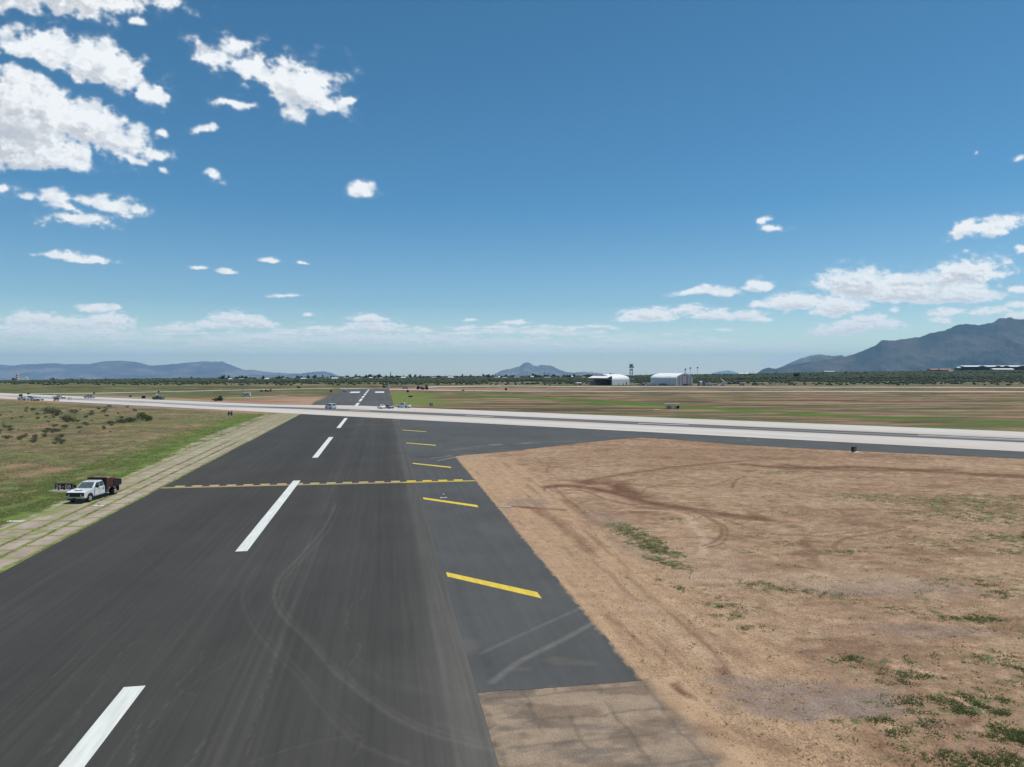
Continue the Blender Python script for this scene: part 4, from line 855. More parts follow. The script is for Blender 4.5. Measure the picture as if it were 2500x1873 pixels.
# the near crew-cab flatbed truck
def near_truck():
    x, y = -46.9, 79.25; root = empty('flatbed_truck', (x, y, .012), R(-91)); tag(root, 'white crew cab flatbed truck with rust red toolbox parked on the slab strip', 'truck')
    W, r = 1.0, .42; xa, xb = 2.12, -2.58
    # front clip + cab lower body, tapering hood
    def arc(xc, rr, n=10): return [(xc + rr * math.cos(math.pi * k / n), max(.5, r + rr * math.sin(math.pi * k / n))) for k in range(n + 1)]
    poly = [(3.18, .62), (3.2, .95), (3.14, 1.16), (2.9, 1.27), (1.45, 1.40), (-.62, 1.40), (-.66, .52)] + arc(xa, .56)[::-1] + [(2.95, .55)]
    MB().prism(poly, -W, W).build('body', M['wcar'], root, bevel=.05)
    for sd in (-1, 1): MB().box(-.5, 1.5, sd * (W - .008) - .012, sd * (W - .008) + .012, .50, .62).build('rocker_panel', M['silver'], root)
    P = frustum(-.64, 1.52, .95, 1.39, -.50, .72, .76, 2.02)
    MB().add(P, [(3, 2, 1, 0), (4, 5, 6, 7), (0, 1, 5, 4), (1, 2, 6, 5), (2, 3, 7, 6), (3, 0, 4, 7)]).build('cab', M['wcar'], root, bevel=.06)
    MB().quad(*face_quad(P, (1, 2, 6, 5), .07, .93, .06, .90, .012)).build('windscreen', M['wglass'], root)
    MB().quad(*face_quad(P, (3, 0, 4, 7), .1, .9, .2, .85, .012)).build('rear_window', M['glass'], root)
    for idx, fl in (((0, 1, 5, 4), 0), ((2, 3, 7, 6), 1)):
        for u0, u1 in ((.07, .46), (.49, .90)):
            if fl: u0, u1 = 1 - u1, 1 - u0
            MB().quad(*face_quad(P, idx, u0, u1, .05, .84, .012)).build('side_window', M['glass'], root)
    for sd in (-1, 1):
        for xx in (1.42, .42): MB().box(xx - .010, xx + .010, sd * W - .004, sd * W + .004, .62, 1.38).build('door_seam', M['darkgrey'], root)
        for xx in (.55, -.42): MB().box(xx - .09, xx + .09, sd * (W + .012) - .012, sd * (W + .012) + .012, 1.22, 1.26).build('door_handle', M['black'], root)
        m = MB().box(1.16, 1.30, sd * 1.25 - .13, sd * 1.25 + .13, 1.42, 1.75).build('mirror', M['black'], root, bevel=.02)
        MB().tube((1.25, sd * .96, 1.42), (1.24, sd * 1.16, 1.52), .03).build('mirror_arm', M['black'], m)
        h = MB().box(3.05, 3.205, sd * .80 - .17, sd * .80 + .17, .80, 1.14).build('headlight', M['black'], root, bevel=.02)
        MB().box(3.19, 3.222, sd * .66 - .06, sd * .66 + .06, .80, .99).box(3.19, 3.222, sd * .78 - .14, sd * .78 + .14, .76, .84).build('lamp_lens', M['lamp'], h)
        a = arc(xa, .57); b2 = arc(xa, .47)
        fm = MB()
        for (x0, z0), (x1, z1), (x2, z2), (x3, z3) in zip(a[:-1], a[1:], b2[1:], b2[:-1]): fm.quad((x0, sd * (W + .006), z0), (x1, sd * (W + .006), z1), (x2, sd * (W + .006), z2), (x3, sd * (W + .006), z3))
        fm.build('wheel_arch', M['black'], root)
        wheel(root, xa, sd * .90, r, .25, M['chrome'])
        w2 = wheel(root, xb, sd * .92, r, .26, M['chrome']); wheel(root, xb, sd * .62, r, .24, M['steel'])
        MB().box(xb - .75, xb + .62, sd * .92 - .16, sd * .92 + .16, .93, .97).build('mudguard', M['black'], root)
        MB().box(xb - .72, xb - .69, sd * .86 - .2, sd * .86 + .2, .35, .95).build('mud_flap', M['rust'] if sd < 0 else M['black'], root)
    # door emblem: blue slanted device with a pale ring
    e = MB()
    for k, (x0, z0, x1, z1) in enumerate(((-.46, 1.04, -.10, 1.16), (-.40, 1.15, -.16, 1.22), (-.50, .96, -.30, 1.03))): e.quad((x0, W + .009, z0), (x1, W + .009, z0 + .05), (x1 + .05, W + .009, z1), (x0 + .05, W + .009, z1 - .04))
    e.build('door_emblem', M['blue'], root)
    rg_ = MB()
    for k in range(14):
        a0, a1 = 2 * math.pi * k / 14, 2 * math.pi * (k + 1) / 14
        rg_.quad(*[(.18 + q * math.cos(a), W + .009, 1.0 + q * math.sin(a)) for q, a in ((.11, a0), (.11, a1), (.085, a1), (.085, a0))])
    rg_.build('door_ring', M['ringblue'], root)
    MB().box(3.08, 3.21, -.60, .60, .76, 1.17).box(3.0, 3.19, -.93, .93, 1.10, 1.17).build('grille', M['black'], root, bevel=.02)
    bp = MB().box(3.1, 3.36, -1.0, 1.0, .56, .76).build('bumper', M['chrome'], root, bevel=.04)
    MB().box(3.18, 3.34, -.75, .75, .40, .56).build('air_dam', M['black'], bp); MB().box(3.362, 3.375, -.16, .16, .55, .66).build('number_plate', M['darkgreen'], bp)
    MB().box(2.35, 2.60, -.42, .42, 1.32, 1.365).build('hood_scoop', M['wcar'], root, bevel=.02); MB().box(2.59, 2.61, -.38, .38, 1.318, 1.358).build('scoop_slot', M['black'], root)
    for yy in (-.4, 0, .4): MB().box(.60, .66, yy - .05, yy + .05, 2.02, 2.05).build('roof_light', M['orange'], root)
    MB().box(-3.3, 2.7, -.42, -.3, .52, .66).box(-3.3, 2.7, .3, .42, .52, .66).box(-3.0, -2.9, -.4, .4, .54, .64).tube((xb, -.9, r), (xb, .9, r), .08).tube((xa, -.85, r), (xa, .85, r), .07).build('chassis', M['black'], root)
    bed = MB().box(-3.75, -.74, -1.08, 1.08, 1.0, 1.12).build('flatbed', M['black'], root, bevel=.01)
    hr = MB()
    for yy in (-1.02, 1.02): hr.box(-.82, -.74, yy - .05, yy + .05, 1.12, 2.22)
    hr.box(-.80, -.74, -.98, .98, 1.15, 1.62)
    for k in range(7): hr.box(-.79, -.76, -.8 + k * .266 - .02, -.8 + k * .266 + .02, 1.6, 2.14)
    hr.box(-.86, -.70, -1.07, 1.07, 2.14, 2.26); hr.build('headache_rack', M['black'], root)
    bx = MB().box(-2.2, -.95, -1.02, 1.02, 1.12, 2.08).build('toolbox', M['rust'], root, bevel=.015)
    MB().box(-2.22, -.93, -1.04, 1.04, 2.08, 2.13).build('lid', M['rustpale'], bx, bevel=.01)
    tb = MB()
    for sd in (-1, 1):
        for xx in (-1.55,): tb.box(xx - .015, xx + .015, sd * 1.03 - .006, sd * 1.03 + .006, 1.2, 2.05)
        
    tb.build('door_gap', M['black'], bx)
    sb = MB()
    for sd in (-1, 1): sb.box(-3.75, -2.3, sd * 1.04 - .03, sd * 1.04 + .03, 1.12, 1.62)
    sb.box(-3.80, -3.72, -1.07, 1.07, 1.12, 1.66); sb.build('side_board', M['black'], root)
    MB().box(-3.6, -2.5, -.8, .7, 1.13, 1.80, .05, .05).build('machine', M['maroon'], root, bevel=.03)
    for sd in (-1, 1): MB().box(-1.35, -.80, sd * .93 - .12, sd * .93 + .12, .52, .95).build('side_tank', M['darkgrey'], root, bevel=.03)
M['blue'] = plain('blue emblem', (.02, .07, .28), .5); M['ringblue'] = plain('pale blue ring', (.30, .42, .52), .5); M['darkgreen'] = plain('dark plate', (.02, .05, .04), .5)
M['rustpale'] = plain('dusty rust lid', (.26, .13, .10), .65, var=.2)
near_truck()

# ------------------------------------------------------------ lettering and signs
GL = {'2': [[(0, .78), (.1, .95), (.3, 1.0), (.5, .95), (.6, .78), (.55, .58), (.3, .34), (0, 0), (.62, 0)]],
      '6': [[(.5, .95), (.25, .9), (.06, .62), (0, .3), (.1, .07), (.3, 0), (.5, .07), (.6, .28), (.5, .5), (.3, .56), (.08, .42)]],
      '0': [[(.3, 1), (.52, .9), (.6, .5), (.52, .1), (.3, 0), (.08, .1), (0, .5), (.08, .9), (.3, 1)]],
      '8': [[(.3, 1), (.52, .93), (.56, .76), (.46, .6), (.3, .54), (.14, .6), (.04, .76), (.08, .93), (.3, 1)], [(.3, .54), (.54, .44), (.6, .25), (.5, .06), (.3, 0), (.1, .06), (0, .25), (.06, .44), (.3, .54)]],
      '-': [[(.1, .45), (.5, .45)]], ' ': []}
def lettering(name, text, h, pitch, stroke, mat, parent, y, zc):
    """drawn in the x,z plane at y (facing -y), centred"""
    b = MB(); W_ = pitch * len(text); x0 = -W_ / 2 + pitch * .18
    for k, ch in enumerate(text):
        for pl in GL[ch]:
            pts = [(x0 + k * pitch + px * h * .92, zc - h / 2 + pz * h) for px, pz in pl]
            for (xa, za), (xb, zb) in zip(pts[:-1], pts[1:]):
                d = Vector((xb - xa, zb - za)); L_ = d.length or 1; d /= L_; m = Vector((-d.y, d.x)) * stroke / 2; e = d * stroke * .3
                b.quad((xa - m.x - e.x, y, za - m.y - e.y), (xb - m.x + e.x, y, zb - m.y + e.y), (xb + m.x + e.x, y, zb + m.y + e.y), (xa + m.x - e.x, y, za + m.y - e.y))
    # lay every stroke a hair apart so none share a plane
    b.v = [(vx, vy - .0004 * (i // 4), vz) for i, (vx, vy, vz) in enumerate(b.v)]
    return b.build(name, mat, parent)
def sign(name, label, loc, rz, w, h, z0, text, face, letter, hh, pitch, stroke, depth=.28, pad=True, nleg=3, cat='sign', group=None):
    root = empty(name, loc, rz); tag(root, label, cat, group)
    MB().box(-w / 2, w / 2, -depth / 2, depth / 2, z0, z0 + h).build('panel', face, root, bevel=.012)
    MB().box(-w / 2 - .01, w / 2 + .01, -depth / 2 - .01, depth / 2 + .01, z0 + h, z0 + h + .03).build('frame', M['darkgrey'], root)
    for k in range(nleg):
        xx = -w / 2 + w * (k + .5) / nleg; MB().box(xx - .035, xx + .035, -.05, .05, .05, z0).build('leg', M['darkgrey'], root)
    if pad: MB().box(-w / 2 - .45, w / 2 + .35, -.75, .55, -.02, .06).build('base_slab', M['conc'], root)
    if text: lettering('lettering', text, hh, pitch, stroke, letter, root, -depth / 2 - .004, z0 + h / 2)
    return root
sp_ = P3(156.5, 1198.2); sign('runway_sign', 'maroon runway sign reading 26-08 on a concrete slab beside the truck', (sp_[0], sp_[1], 0), R(-2), 2.08, .70, .17, '26-08', M['maroon'], M['signwhite'], .42, .385, .060)
sp_ = P3(562, 1015.3); sign('distance_sign', 'black distance sign with white 2 in the grass left of the slab strip', sp_, R(8), 1.28, 1.22, .10, '2', M['signblack'], M['signwhite'], .92, .8, .19, pad=False)
sp_ = P3(1052.4, 992.2); sign('distance_sign', 'black distance sign with white 2 on the grass beyond the crossing runway', sp_, R(0), 1.15, 1.22, .10, '2', M['signblack'], M['signwhite'], .9, .78, .19, pad=False)
sp_ = P3(2084.5, 1104.0); sign('runway_sign', 'small maroon black sign on a white slab at the edge of the bare soil', sp_, R(40), 1.02, .84, .12, '08', M['maroon'], M['signdim'], .5, .42, .07, depth=.5)
for u_, v_, w_, h_, face, lab in ((350.5, 973, 1.9, 1.2, M['signblack'], 'black double sign beyond the left part of the crossing runway'), (318.5, 969.8, 1.3, .8, M['brownbox'] if 'brownbox' in M else M['brown'], 'small brown sign left of the black double sign'),
        (69.5, 963.6, 1.4, .9, M['brown'], 'small dark sign at the far left taxiway edge'), (229.6, 962.2, 1.0, .8, M['brown'], 'small dark sign on the taxiway behind the domed pickup'), (387.4, 958.7, 1.0, .9, M['signblack'], 'tiny black sign at the far side of the left taxiway'),
        (808.5, 957.8, 1.3, 1.3, M['signblack'], 'black sign on the grass left of the far runway'), (995.4, 958.4, 1.5, 1.5, M['signblack'], 'black sign in front of the taxiway right of the far runway'),
        (1002, 970.2, 2.2, .7, M['signblack'], 'low wide black sign on the green grass right of the far runway'), (1130.6, 954.6, 1.5, .75, M['maroon'], 'low dark red sign in the middle beside the taxiway'), (1235.4, 954.0, 1.5, 1.7, M['maroon'], 'dark red box sign with pale top beside the taxiway')):
    p = P3(u_, v_); sign('guidance_sign', lab, p, 0, w_, h_, .12, '', face, M['signdim'], .4, .4, .05, pad=False)

# small lights and slabs
def runway_light(u, v, label, h=.30, base=.45, long_=False):
    root = empty('runway_light', P3(u, v, .03), 0); tag(root, label, 'runway light', 'runway edge lights')
    MB().box(-base, base * .2, -base * .5, base * .45, -.025, .010).box(base * .25, base, -base * .3, base * .4, -.025, .012).build('base_plate', M['white'], root)
    MB().tube((0, 0, 0), (0, 0, h), .035).build('stem', M['darkgrey'], root)
    b = MB(); b.tube((0, 0, h), (0, 0, h + .10), .075, .085, 10); b.tube((0, 0, h + .10), (0, 0, h + .17), .085, .03, 10); b.build('lens', M['signwhite'], root, smooth=True)
runway_light(1083, 1215.5, 'small white edge light on the blue grey shoulder above the near yellow bar', .28, .38)
runway_light(242, 1235.5, 'small white edge light on the slabs in front of the truck', .26, .5)
runway_light(549, 1089, 'small white edge light on the slab strip halfway to the crossing', .25, .3)
runway_light(1828, 1075, 'small edge light on the verge of the crossing runway right of the fillet', .3, .3)
x, y, z = P3(1226, 1238.6); b = MB().box(-.55, .55, -.16, .16, -.05, .10).build('concrete_block', M['conc'], bevel=.01); b.location = (x + .35, y, 0); tag(b, 'short pale concrete block lying at the outer edge of the shoulder', 'block')
x, y, z = P3(38, 1273); b = MB().box(-.8, .8, -.3, .3, -.05, .03).build('concrete_pad', M['conc'], bevel=.01); b.location = (x, y, 0); tag(b, 'pale concrete pad in the grass at the left edge', 'slab')
x, y, z = P3(1605, 1001); b = MB().box(-1.1, 1.1, -1, 1, -.05, .12).build('concrete_pad', M['conc']); b.location = (x, y, 0); tag(b, 'pale concrete pad in the grass left of the two grey cabinets', 'slab')

# ------------------------------------------------------------ vehicles on and around the runways
def dome(root, W):
    b = MB(); b.tube((-1.0, 0, 1.3), (-1.0, 0, 2.35), .05); b.build('mast', M['white'], root)
    b = MB(); b.tube((-1.0, 0, 2.3), (-1.0, 0, 2.75), .42, .3, 10); b.build('dome', M['white'], root, smooth=True)
def arrow_board(root, W):
    MB().box(-1.9, -1.8, -.9, .9, 1.9, 2.9).tube((-1.85, -.6, 1.3), (-1.85, -.6, 1.9), .05).tube((-1.85, .6, 1.3), (-1.85, .6, 1.9), .05).build('arrow_board', M['black'], root)
def lightbar(root, W):
    MB().box(-.1, .15, -.6, .6, 1.9, 2.02).build('light_bar', M['white'], root)
def white_tail(root, W):
    MB().tube((-2.2, 0, 1.3), (-2.2, 0, 2.5), .05).box(-2.5, -1.9, -.45, .45, 2.3, 2.75).build('light_panel', M['white'], root)
def camper(root, W):
    MB().box(-2.8, -1.0, -W + .05, W - .05, 1.28, 2.3).build('canopy', M['grey'], root, bevel=.03)
vehicle('van', 'passenger_van', 'white passenger van driving along the crossing runway', 'van', M['wcar'], P3(807, 998.5, .036), HL + R(-12))
vehicle('sedan', 'parked_car', 'white sedan parked left of the charcoal one on the crossing runway', 'car', M['wcar'], P3(931, 997.6, .036), R(118))
vehicle('sedan', 'parked_car', 'charcoal sedan parked between the white sedan and the pickup', 'car', M['greycar'], P3(950.5, 997.4, .036), R(122))
vehicle('pickup', 'pickup_truck', 'silver white pickup parked right of the charcoal sedan', 'pickup', M['silverw'] if 'silverw' in M else M['wcar'], P3(986, 996.2, .036), R(150))
vehicle('suv', 'parked_car', 'white car with dark lower body on the grass left of the far runway', 'car', M['silver'], P3(842, 957, 0), R(95), extra=lightbar)
vehicle('pickup', 'pickup_truck', 'white service pickup with overhead rack at the far left end of the crossing runway', 'pickup', M['wcar'], P3(57.5, 977.6, .03), R(-20), extra=arrow_board)
vehicle('van', 'box_van', 'grey sided van parked behind the white cars at the far left', 'van', M['silver'], P3(79, 977, .03), R(-25), extra=None)
vehicle('suv', 'parked_car', 'white car nearest the soil in the far left group', 'car', M['wcar'], P3(85, 978.6, .03), R(-30), extra=lightbar)
vehicle('pickup', 'pickup_truck', 'white pickup at the right end of the far left group', 'pickup', M['wcar'], P3(94, 978.2, .03), R(-28), extra=lightbar)
vehicle('pickup', 'pickup_truck', 'black pickup facing the viewer on the crossing runway', 'pickup', M['blackcar'], P3(138, 978.6, .03), R(-60), extra=lightbar)
vehicle('pickup', 'pickup_truck', 'white pickup with a white panel behind the black pickup', 'pickup', M['wcar'], P3(144, 974.5, .03), R(20), extra=white_tail)
vehicle('pickup', 'pickup_truck', 'white pickup with a white dome and dark bed on the crossing runway', 'pickup', M['silver'], P3(219, 972.6, .03), R(165), extra=dome)
vehicle('pickup', 'utility_truck', 'black utility truck with a pale hood on the crossing runway', 'truck', M['blackcar'], P3(387, 976.3, .03), R(-15), extra=dome)
vehicle('suv', 'parked_car', 'dark car left of the two at the end of the far runway', 'car', M['blackcar'], P3(938.8, 947.2, .03), R(80), extra=lightbar)
vehicle('pickup', 'pickup_truck', 'dark pickup right of the two at the end of the far runway', 'pickup', M['silver'], P3(947.6, 947.2, .03), R(75), extra=camper)
vehicle('suv', 'parked_car', 'silver car beside the taxiway at the right of the far runway end', 'car', M['silver'], P3(989.5, 949.8, .02), R(170))

def tractor(name, label, loc, rz, paint_, s=1.0, arm=True, white=False):
    root = empty(name, loc, rz); root.scale = (s, s, s); tag(root, label, 'machine')
    MB().box(-.4, 1.9, -.42, .42, .75, 1.45).build('hood', paint_, root, bevel=.04)
    MB().box(-1.3, .1, -.6, .6, .7, 1.25).build('body', paint_, root, bevel=.04)
    c = MB()
    for xx in (-1.2, 0.0):
        for yy in (-.55, .55): c.box(xx - .04, xx + .04, yy - .04, yy + .04, 1.2, 2.3)
    c.box(-1.35, .15, -.65, .65, 2.3, 2.4); c.build('cab', M['white'] if white else M['dark'], root)
    MB().box(-1.1, -.1, -.5, .5, 1.25, 2.2).build('cab_glass', M['glass'], root)
    for yy in (-.72, .72):
        w = MB().tube((-.75, yy - .2, .78), (-.75, yy + .2, .78), .78, n=16).build('wheel', M['rubber'], root); w2 = MB().tube((1.45, yy - .14, .5), (1.45, yy + .14, .5), .5, n=14).build('wheel', M['rubber'], root)
    if arm:
        MB().tube((.2, -.5, 1.2), (2.3, -.5, .9), .07).tube((.2, .5, 1.2), (2.3, .5, .9), .07).build('loader_arm', paint_, root)
        MB().box(2.2, 2.9, -.95, .95, .35, .95).build('bucket', M['darkgrey'], root, bevel=.03)
    return root
tractor('loader', 'dark red loader standing on the soil beyond the crossing runway', P3(534.5, 979.0), R(-125), M['rust'], 1.0)
tractor('tractor', 'red tractor with a white part beside the far taxiway', P3(1023.5, 951.3), R(10), M['redpaint'], 1.35, True, True)
tractor('tractor', 'dark red tractor right of the one with a white part', P3(1039, 951.7), R(170), M['rust'], 1.3, True)

# white cabin, mast, boxes
p = P3(601.5, 967.8); root = empty('cabin', p, R(6)); tag(root, 'small white cabin with dark windows in front of the red and white mast', 'cabin')
MB().box(-2.2, 2.2, -1.1, 1.1, .25, 1.85).build('wall', M['white'], root, bevel=.04); MB().box(-2.3, 2.3, -1.2, 1.2, 1.85, 1.97).build('roof', M['roofwhite'], root)
for xx in (-1.35, .9): MB().box(xx - .42, xx + .42, -1.125, -1.095, 1.05, 1.6).build('window', M['glass'], root)
MB().box(-.35, .2, -1.125, -1.095, .3, 1.1).build('door', M['dark'], root)
for xx in (-1.5, 1.5): MB().box(xx - .3, xx + .3, -.8, .8, -.02, .25).build('leg', M['darkgrey'], root)
D_ = 452.; xx_ = (593 - 1250) / F * D_; root = empty('antenna_mast', (xx_, D_, 0)); tag(root, 'thin red and white mast with a grey panel behind the cabin', 'mast')
for k in range(7):
    b = MB(); z0, z1 = k * 1.15, (k + 1) * 1.15
    for dx, dy in ((-.25, -.2), (.25, -.2), (0, .25)): b.tube((dx, dy, z0), (dx, dy, z1), .05, n=5)
    b.tube((-.25, -.2, z0), (.25, -.2, z1), .03, n=4); b.tube((.25, -.2, z0), (0, .25, z1), .03, n=4); b.build('mast_section', M['redpaint'] if k % 2 == 0 else M['white'], root)
MB().box(-1.7, .4, -.1, .1, 8.5, 8.65).box(-.4, .35, -.12, .12, 7.2, 8.5).build('panel', M['grey'], root)
for (u_, w_, h_, mt, lab) in ((638.5, 1.9, .95, 'greenbox', 'leftmost low dark green box in the row beyond the cabin'), (649.5, 1.5, 1.35, 'greenbox', 'tall dark green box in the row beyond the cabin'), (655.5, .9, .8, 'greenbox', 'smallest dark green box beside the orange one'), (661, 1.0, 1.7, 'orange', 'orange upright box at the right end of the green ones')):
    x, y, z = P3(u_, 956.6); root = empty('equipment_box', (x, y, 0)); tag(root, lab, 'box', 'equipment boxes in the far grass')
    MB().box(-w_ / 2, w_ / 2, -.5, .5, .1, h_).build('body', M[mt], root, bevel=.03); MB().box(-w_ / 2 - .04, w_ / 2 + .04, -.55, .55, h_, h_ + .07).build('lid', M[mt], root)
    MB().box(-w_ / 2, w_ / 2, -.45, .45, -.02, .1).build('plinth', M['conc'], root)
# twin cabinets under the red and white canopy
for u_, lab, dk in ((1633.5, 'left grey equipment cabinet in the green band of grass', 0), (1652.5, 'right equipment cabinet with dark open front in the green band', 1)):
    x, y, z = P3(u_, 998.8); root = empty('equipment_cabinet', (x, y, 0)); tag(root, lab, 'cabinet', 'grey cabinets in the green grass')
    MB().box(-.8, .8, -.6, .6, .12, 1.42).build('body', M['grey'] if not dk else M['steel'], root, bevel=.02); MB().box(-.7, .7, -.5, .5, -.02, .12).build('plinth', M['darkgrey'], root)
    MB().box((-.2 if dk else -.5), (.72 if dk else -.25), -.615, -.595, .3 if dk else .8, 1.3 if dk else 1.1).build('door', M['dark'] if dk else M['darkgrey'], root)
x, y, z = P3(1641, 997.0); root = empty('canopy', (x, y, 0)); tag(root, 'red and white slatted canopy over the two grey cabinets', 'canopy')
for k in range(13): MB().box(-2.7 + k * .4, -2.7 + k * .4 + .385, -1.0, 1.0, 1.66 + .0006 * k, 1.76).build('roof_panel', M['redpaint'] if k % 2 else M['white'], root)
for xx in (-.1, .25, 2.45, -2.5): MB().box(xx - .05, xx + .05, -.7, -.6, 0, 1.66).build('post', M['steel'], root)

# ------------------------------------------------------------ hangars
def hangar(name, label, corner, th, W, L, Ht, door):
    """corner: ground corner nearest the viewer; gable along +x (local), length along +y"""
    root = empty(name, (corner[0], corner[1], 0), th); tag(root, label, 'hangar')
    half = [(1.0, 0), (1.0, .30), (.995, .50), (.965, .62), (.90, .71), (.78, .79), (.5, .885), (0, 1.0)]
    prof = [(W / 2 - a * W / 2, z * Ht) for a, z in half] + [(W / 2 + a * W / 2, z * Ht) for a, z in half[::-1][1:]]
    nb = 7; b = MB(); lo = []
    for k in range(nb * 4 + 1):
        sag = .0 if k % 4 == 0 else .10
        for x, z in prof:
            cx = W / 2; f = 1 - sag / (W / 2) * (z > 0); lo.append((cx + (x - cx) * f, L * k / (nb * 4), z * (1 - sag * .012)))
    m = len(prof); fs = [(k * m + i, k * m + i + 1, (k + 1) * m + i + 1, (k + 1) * m + i) for k in range(nb * 4) for i in range(m - 1)]
    b.add(lo, fs).build('roof', M['fabric'], root, smooth=False)
    MB().add([(x, L, z) for x, z in prof], [tuple(range(m))]).build('end_wall', M['fabricgrey'], root)
    if door == 'closed':
        MB().add([(x, .02, z) for x, z in prof], [tuple(range(m))]).build('gable_wall', M['fabricgrey'], root)
        for fx in (.17, .36, .62, .68, .83):
            hgt = Ht * np.interp(abs(fx - .5) * 2, [0, .5, .78, 1], [.98, .87, .78, .3]); MB().box(W * fx - .16, W * fx + .16, -.12, .02, 0, hgt * .93).build('rail', M['darkgrey'], root)
        for fx in (.46, .55): MB().box(W * fx - .45, W * fx + .45, -.08, .02, Ht * .80, Ht * .86).build('vent', M['dark'], root)
        MB().box(-.25, .6, -.3, .02, 0, Ht * .62).build('door_post', M['fabric'], root)
    else:
        fw = MB()                                   # frame around the opening
        fw.box(.2, 2.2, 0, .5, 0, Ht * .62).box(W - 1.2, W - .2, 0, .5, 0, Ht * .62); fw.build('gable_wall', M['fabricgrey'], root)
        up = [(x, z) for x, z in prof if z >= Ht * .5]
        MB().add([(x, .1, z) for x, z in up], [tuple(range(len(up)))]).build('gable_top', M['fabricgrey'], root)
        MB().add([(.2, .05, Ht * .86), (W - .2, .05, Ht * .86), (W - .2, -7.5, Ht * .66), (.2, -7.5, Ht * .66), (.2, .05, Ht * .52), (W - .2, .05, Ht * .52)],
                 [(0, 1, 2, 3), (3, 2, 5, 4), (0, 3, 4), (1, 5, 2), (0, 4, 5, 1)]).build('raised_door', M['fabric'], root)
        MB().add([(.19, .05, Ht * .845), (.19, -7.2, Ht * .658), (.19, .05, Ht * .53)], [(0, 1, 2)]).add([(W - .19, .05, Ht * .845), (W - .19, -7.2, Ht * .658), (W - .19, .05, Ht * .53)], [(0, 1, 2)]).build('door_end', M['dark'], root)
        MB().box(1, W - 1, 2, L - 1, 0, .05).build('floor', M['darkgrey'], root)
        for k, fx in enumerate((.3, .55, .75)): MB().box(W * fx - 1.5, W * fx + 1.2, 6, 8, .05, 1.6 + .4 * k).build('stored_crate', M['darkgrey'], root, bevel=.2)
    for k, fy in enumerate((.35, .62, .80)):
        MB().box(W - .02 if door != 'closed' else -.08, W + .08 if door != 'closed' else .02, L * fy, L * fy + 1.1, .2, 1.3 if k < 2 else 2.6).build('side_vent' if k < 2 else 'side_door', M['dark'], root)
    return root
g2c = np.array([(1651 - 1250) / F * 664, 664.0]); hangar('hangar', 'white fabric hangar with closed grey gable end, right of the two', g2c, R(44), 29., 29., 11.6, 'closed')
g1c = np.array([(1494.5 - 1250) / F * 682, 682.0])
th1 = R(-47); d1 = np.array([math.cos(th1), math.sin(th1)]); hangar('hangar', 'white fabric hangar with its big door raised open, left of the two', g1c - d1 * 24.5, th1, 24.5, 27., 10.4, 'open')
# lean-to box beside the open hangar
x = (1448 - 1250) / F * 700; root = empty('shed', (x, 700, 0)); tag(root, 'low grey shed at the left side of the open hangar', 'shed'); MB().box(-3.4, 1.8, -2, 2, 0, 3.3).build('wall', M['fabricgrey'], root); MB().box(-3.6, 2, -2.2, 2.2, 3.3, 3.5).build('roof', M['grey'], root)

# control tower on lattice legs
D_ = 770.; x = (1541 - 1250) / F * D_; root = empty('control_tower', (x, D_, 0)); tag(root, 'red and white lattice control tower behind the hangars', 'tower')
for k in range(8):
    b = MB(); z0, z1 = 16.2 * k / 8, 16.2 * (k + 1) / 8
    for a_, c_ in ((-1, -1), (1, -1), (1, 1), (-1, 1)): b.tube((a_ * 1.35, c_ * 1.35, z0), (a_ * 1.35, c_ * 1.35, z1), .20, n=5)
    b.tube((-1.35, -1.35, z0), (1.35, -1.35, z1), .12, n=4); b.tube((1.35, -1.35, z0), (-1.35, -1.35, z1), .12, n=4); b.tube((-1.35, -1.35, z1), (1.35, -1.35, z1), .12, n=4)
    b.build('lattice_section', M['towerred'] if False else (M['white'] if k % 2 == 0 else M['rustpale']), root)
MB().box(-1.5, 1.5, -1.5, 1.5, 14.3, 15.4).build('equipment_room', M['grey'], root)
MB().box(-2.0, 2.6, -2.0, 2.0, 17.0, 18.4).build('platform', M['grey'], root)
MB().box(-1.45, 1.45, -1.45, 1.45, 18.4, 20.4, -.15, -.15).build('cab_glass', M['steel'], root); MB().box(-1.7, 1.7, -1.7, 1.7, 20.4, 21.0).build('cab_roof', M['grey'], root)
b = MB()
for xx in (-1.9, -.6, 1.0, 2.3): b.tube((xx, 0, 18.4), (xx, 0, 24.5), .05, n=4)
b.build('antenna', M['grey'], root)
for u_, vt, dk, lab in ((1673.3, 903, 1, 'pole with two dark dish heads, leftmost of the three behind the closed hangar'), (1685, 900, 0, 'pole with one dark round head, middle of the three behind the closed hangar'), (1703, 899, 0, 'pole with one dark round head, rightmost of the three behind the closed hangar')):
    D_ = 820.; x = (u_ - 1250) / F * D_; zt = H + (904 - vt) / F * D_; root = empty('beacon_pole', (x, D_, 0)); tag(root, lab, 'pole', 'poles with round heads')
    b = MB(); 
    for dx in ((-.35, .35) if dk else (0,)): b.tube((dx, 0, 0), (dx, 0, zt), .16 if not dk else .12, n=6)
    b.build('pole', M['steel'], root)
    h = MB(); h.tube((0, -.5, zt + .5), (.15, .4, zt + .6), .45, .95, 12); h.build('head', M['black'], root)
    if dk: MB().tube((-.9, -.3, zt - 1.3), (-.5, .3, zt - 1.4), .3, .55, 10).build('head', M['black'], root)
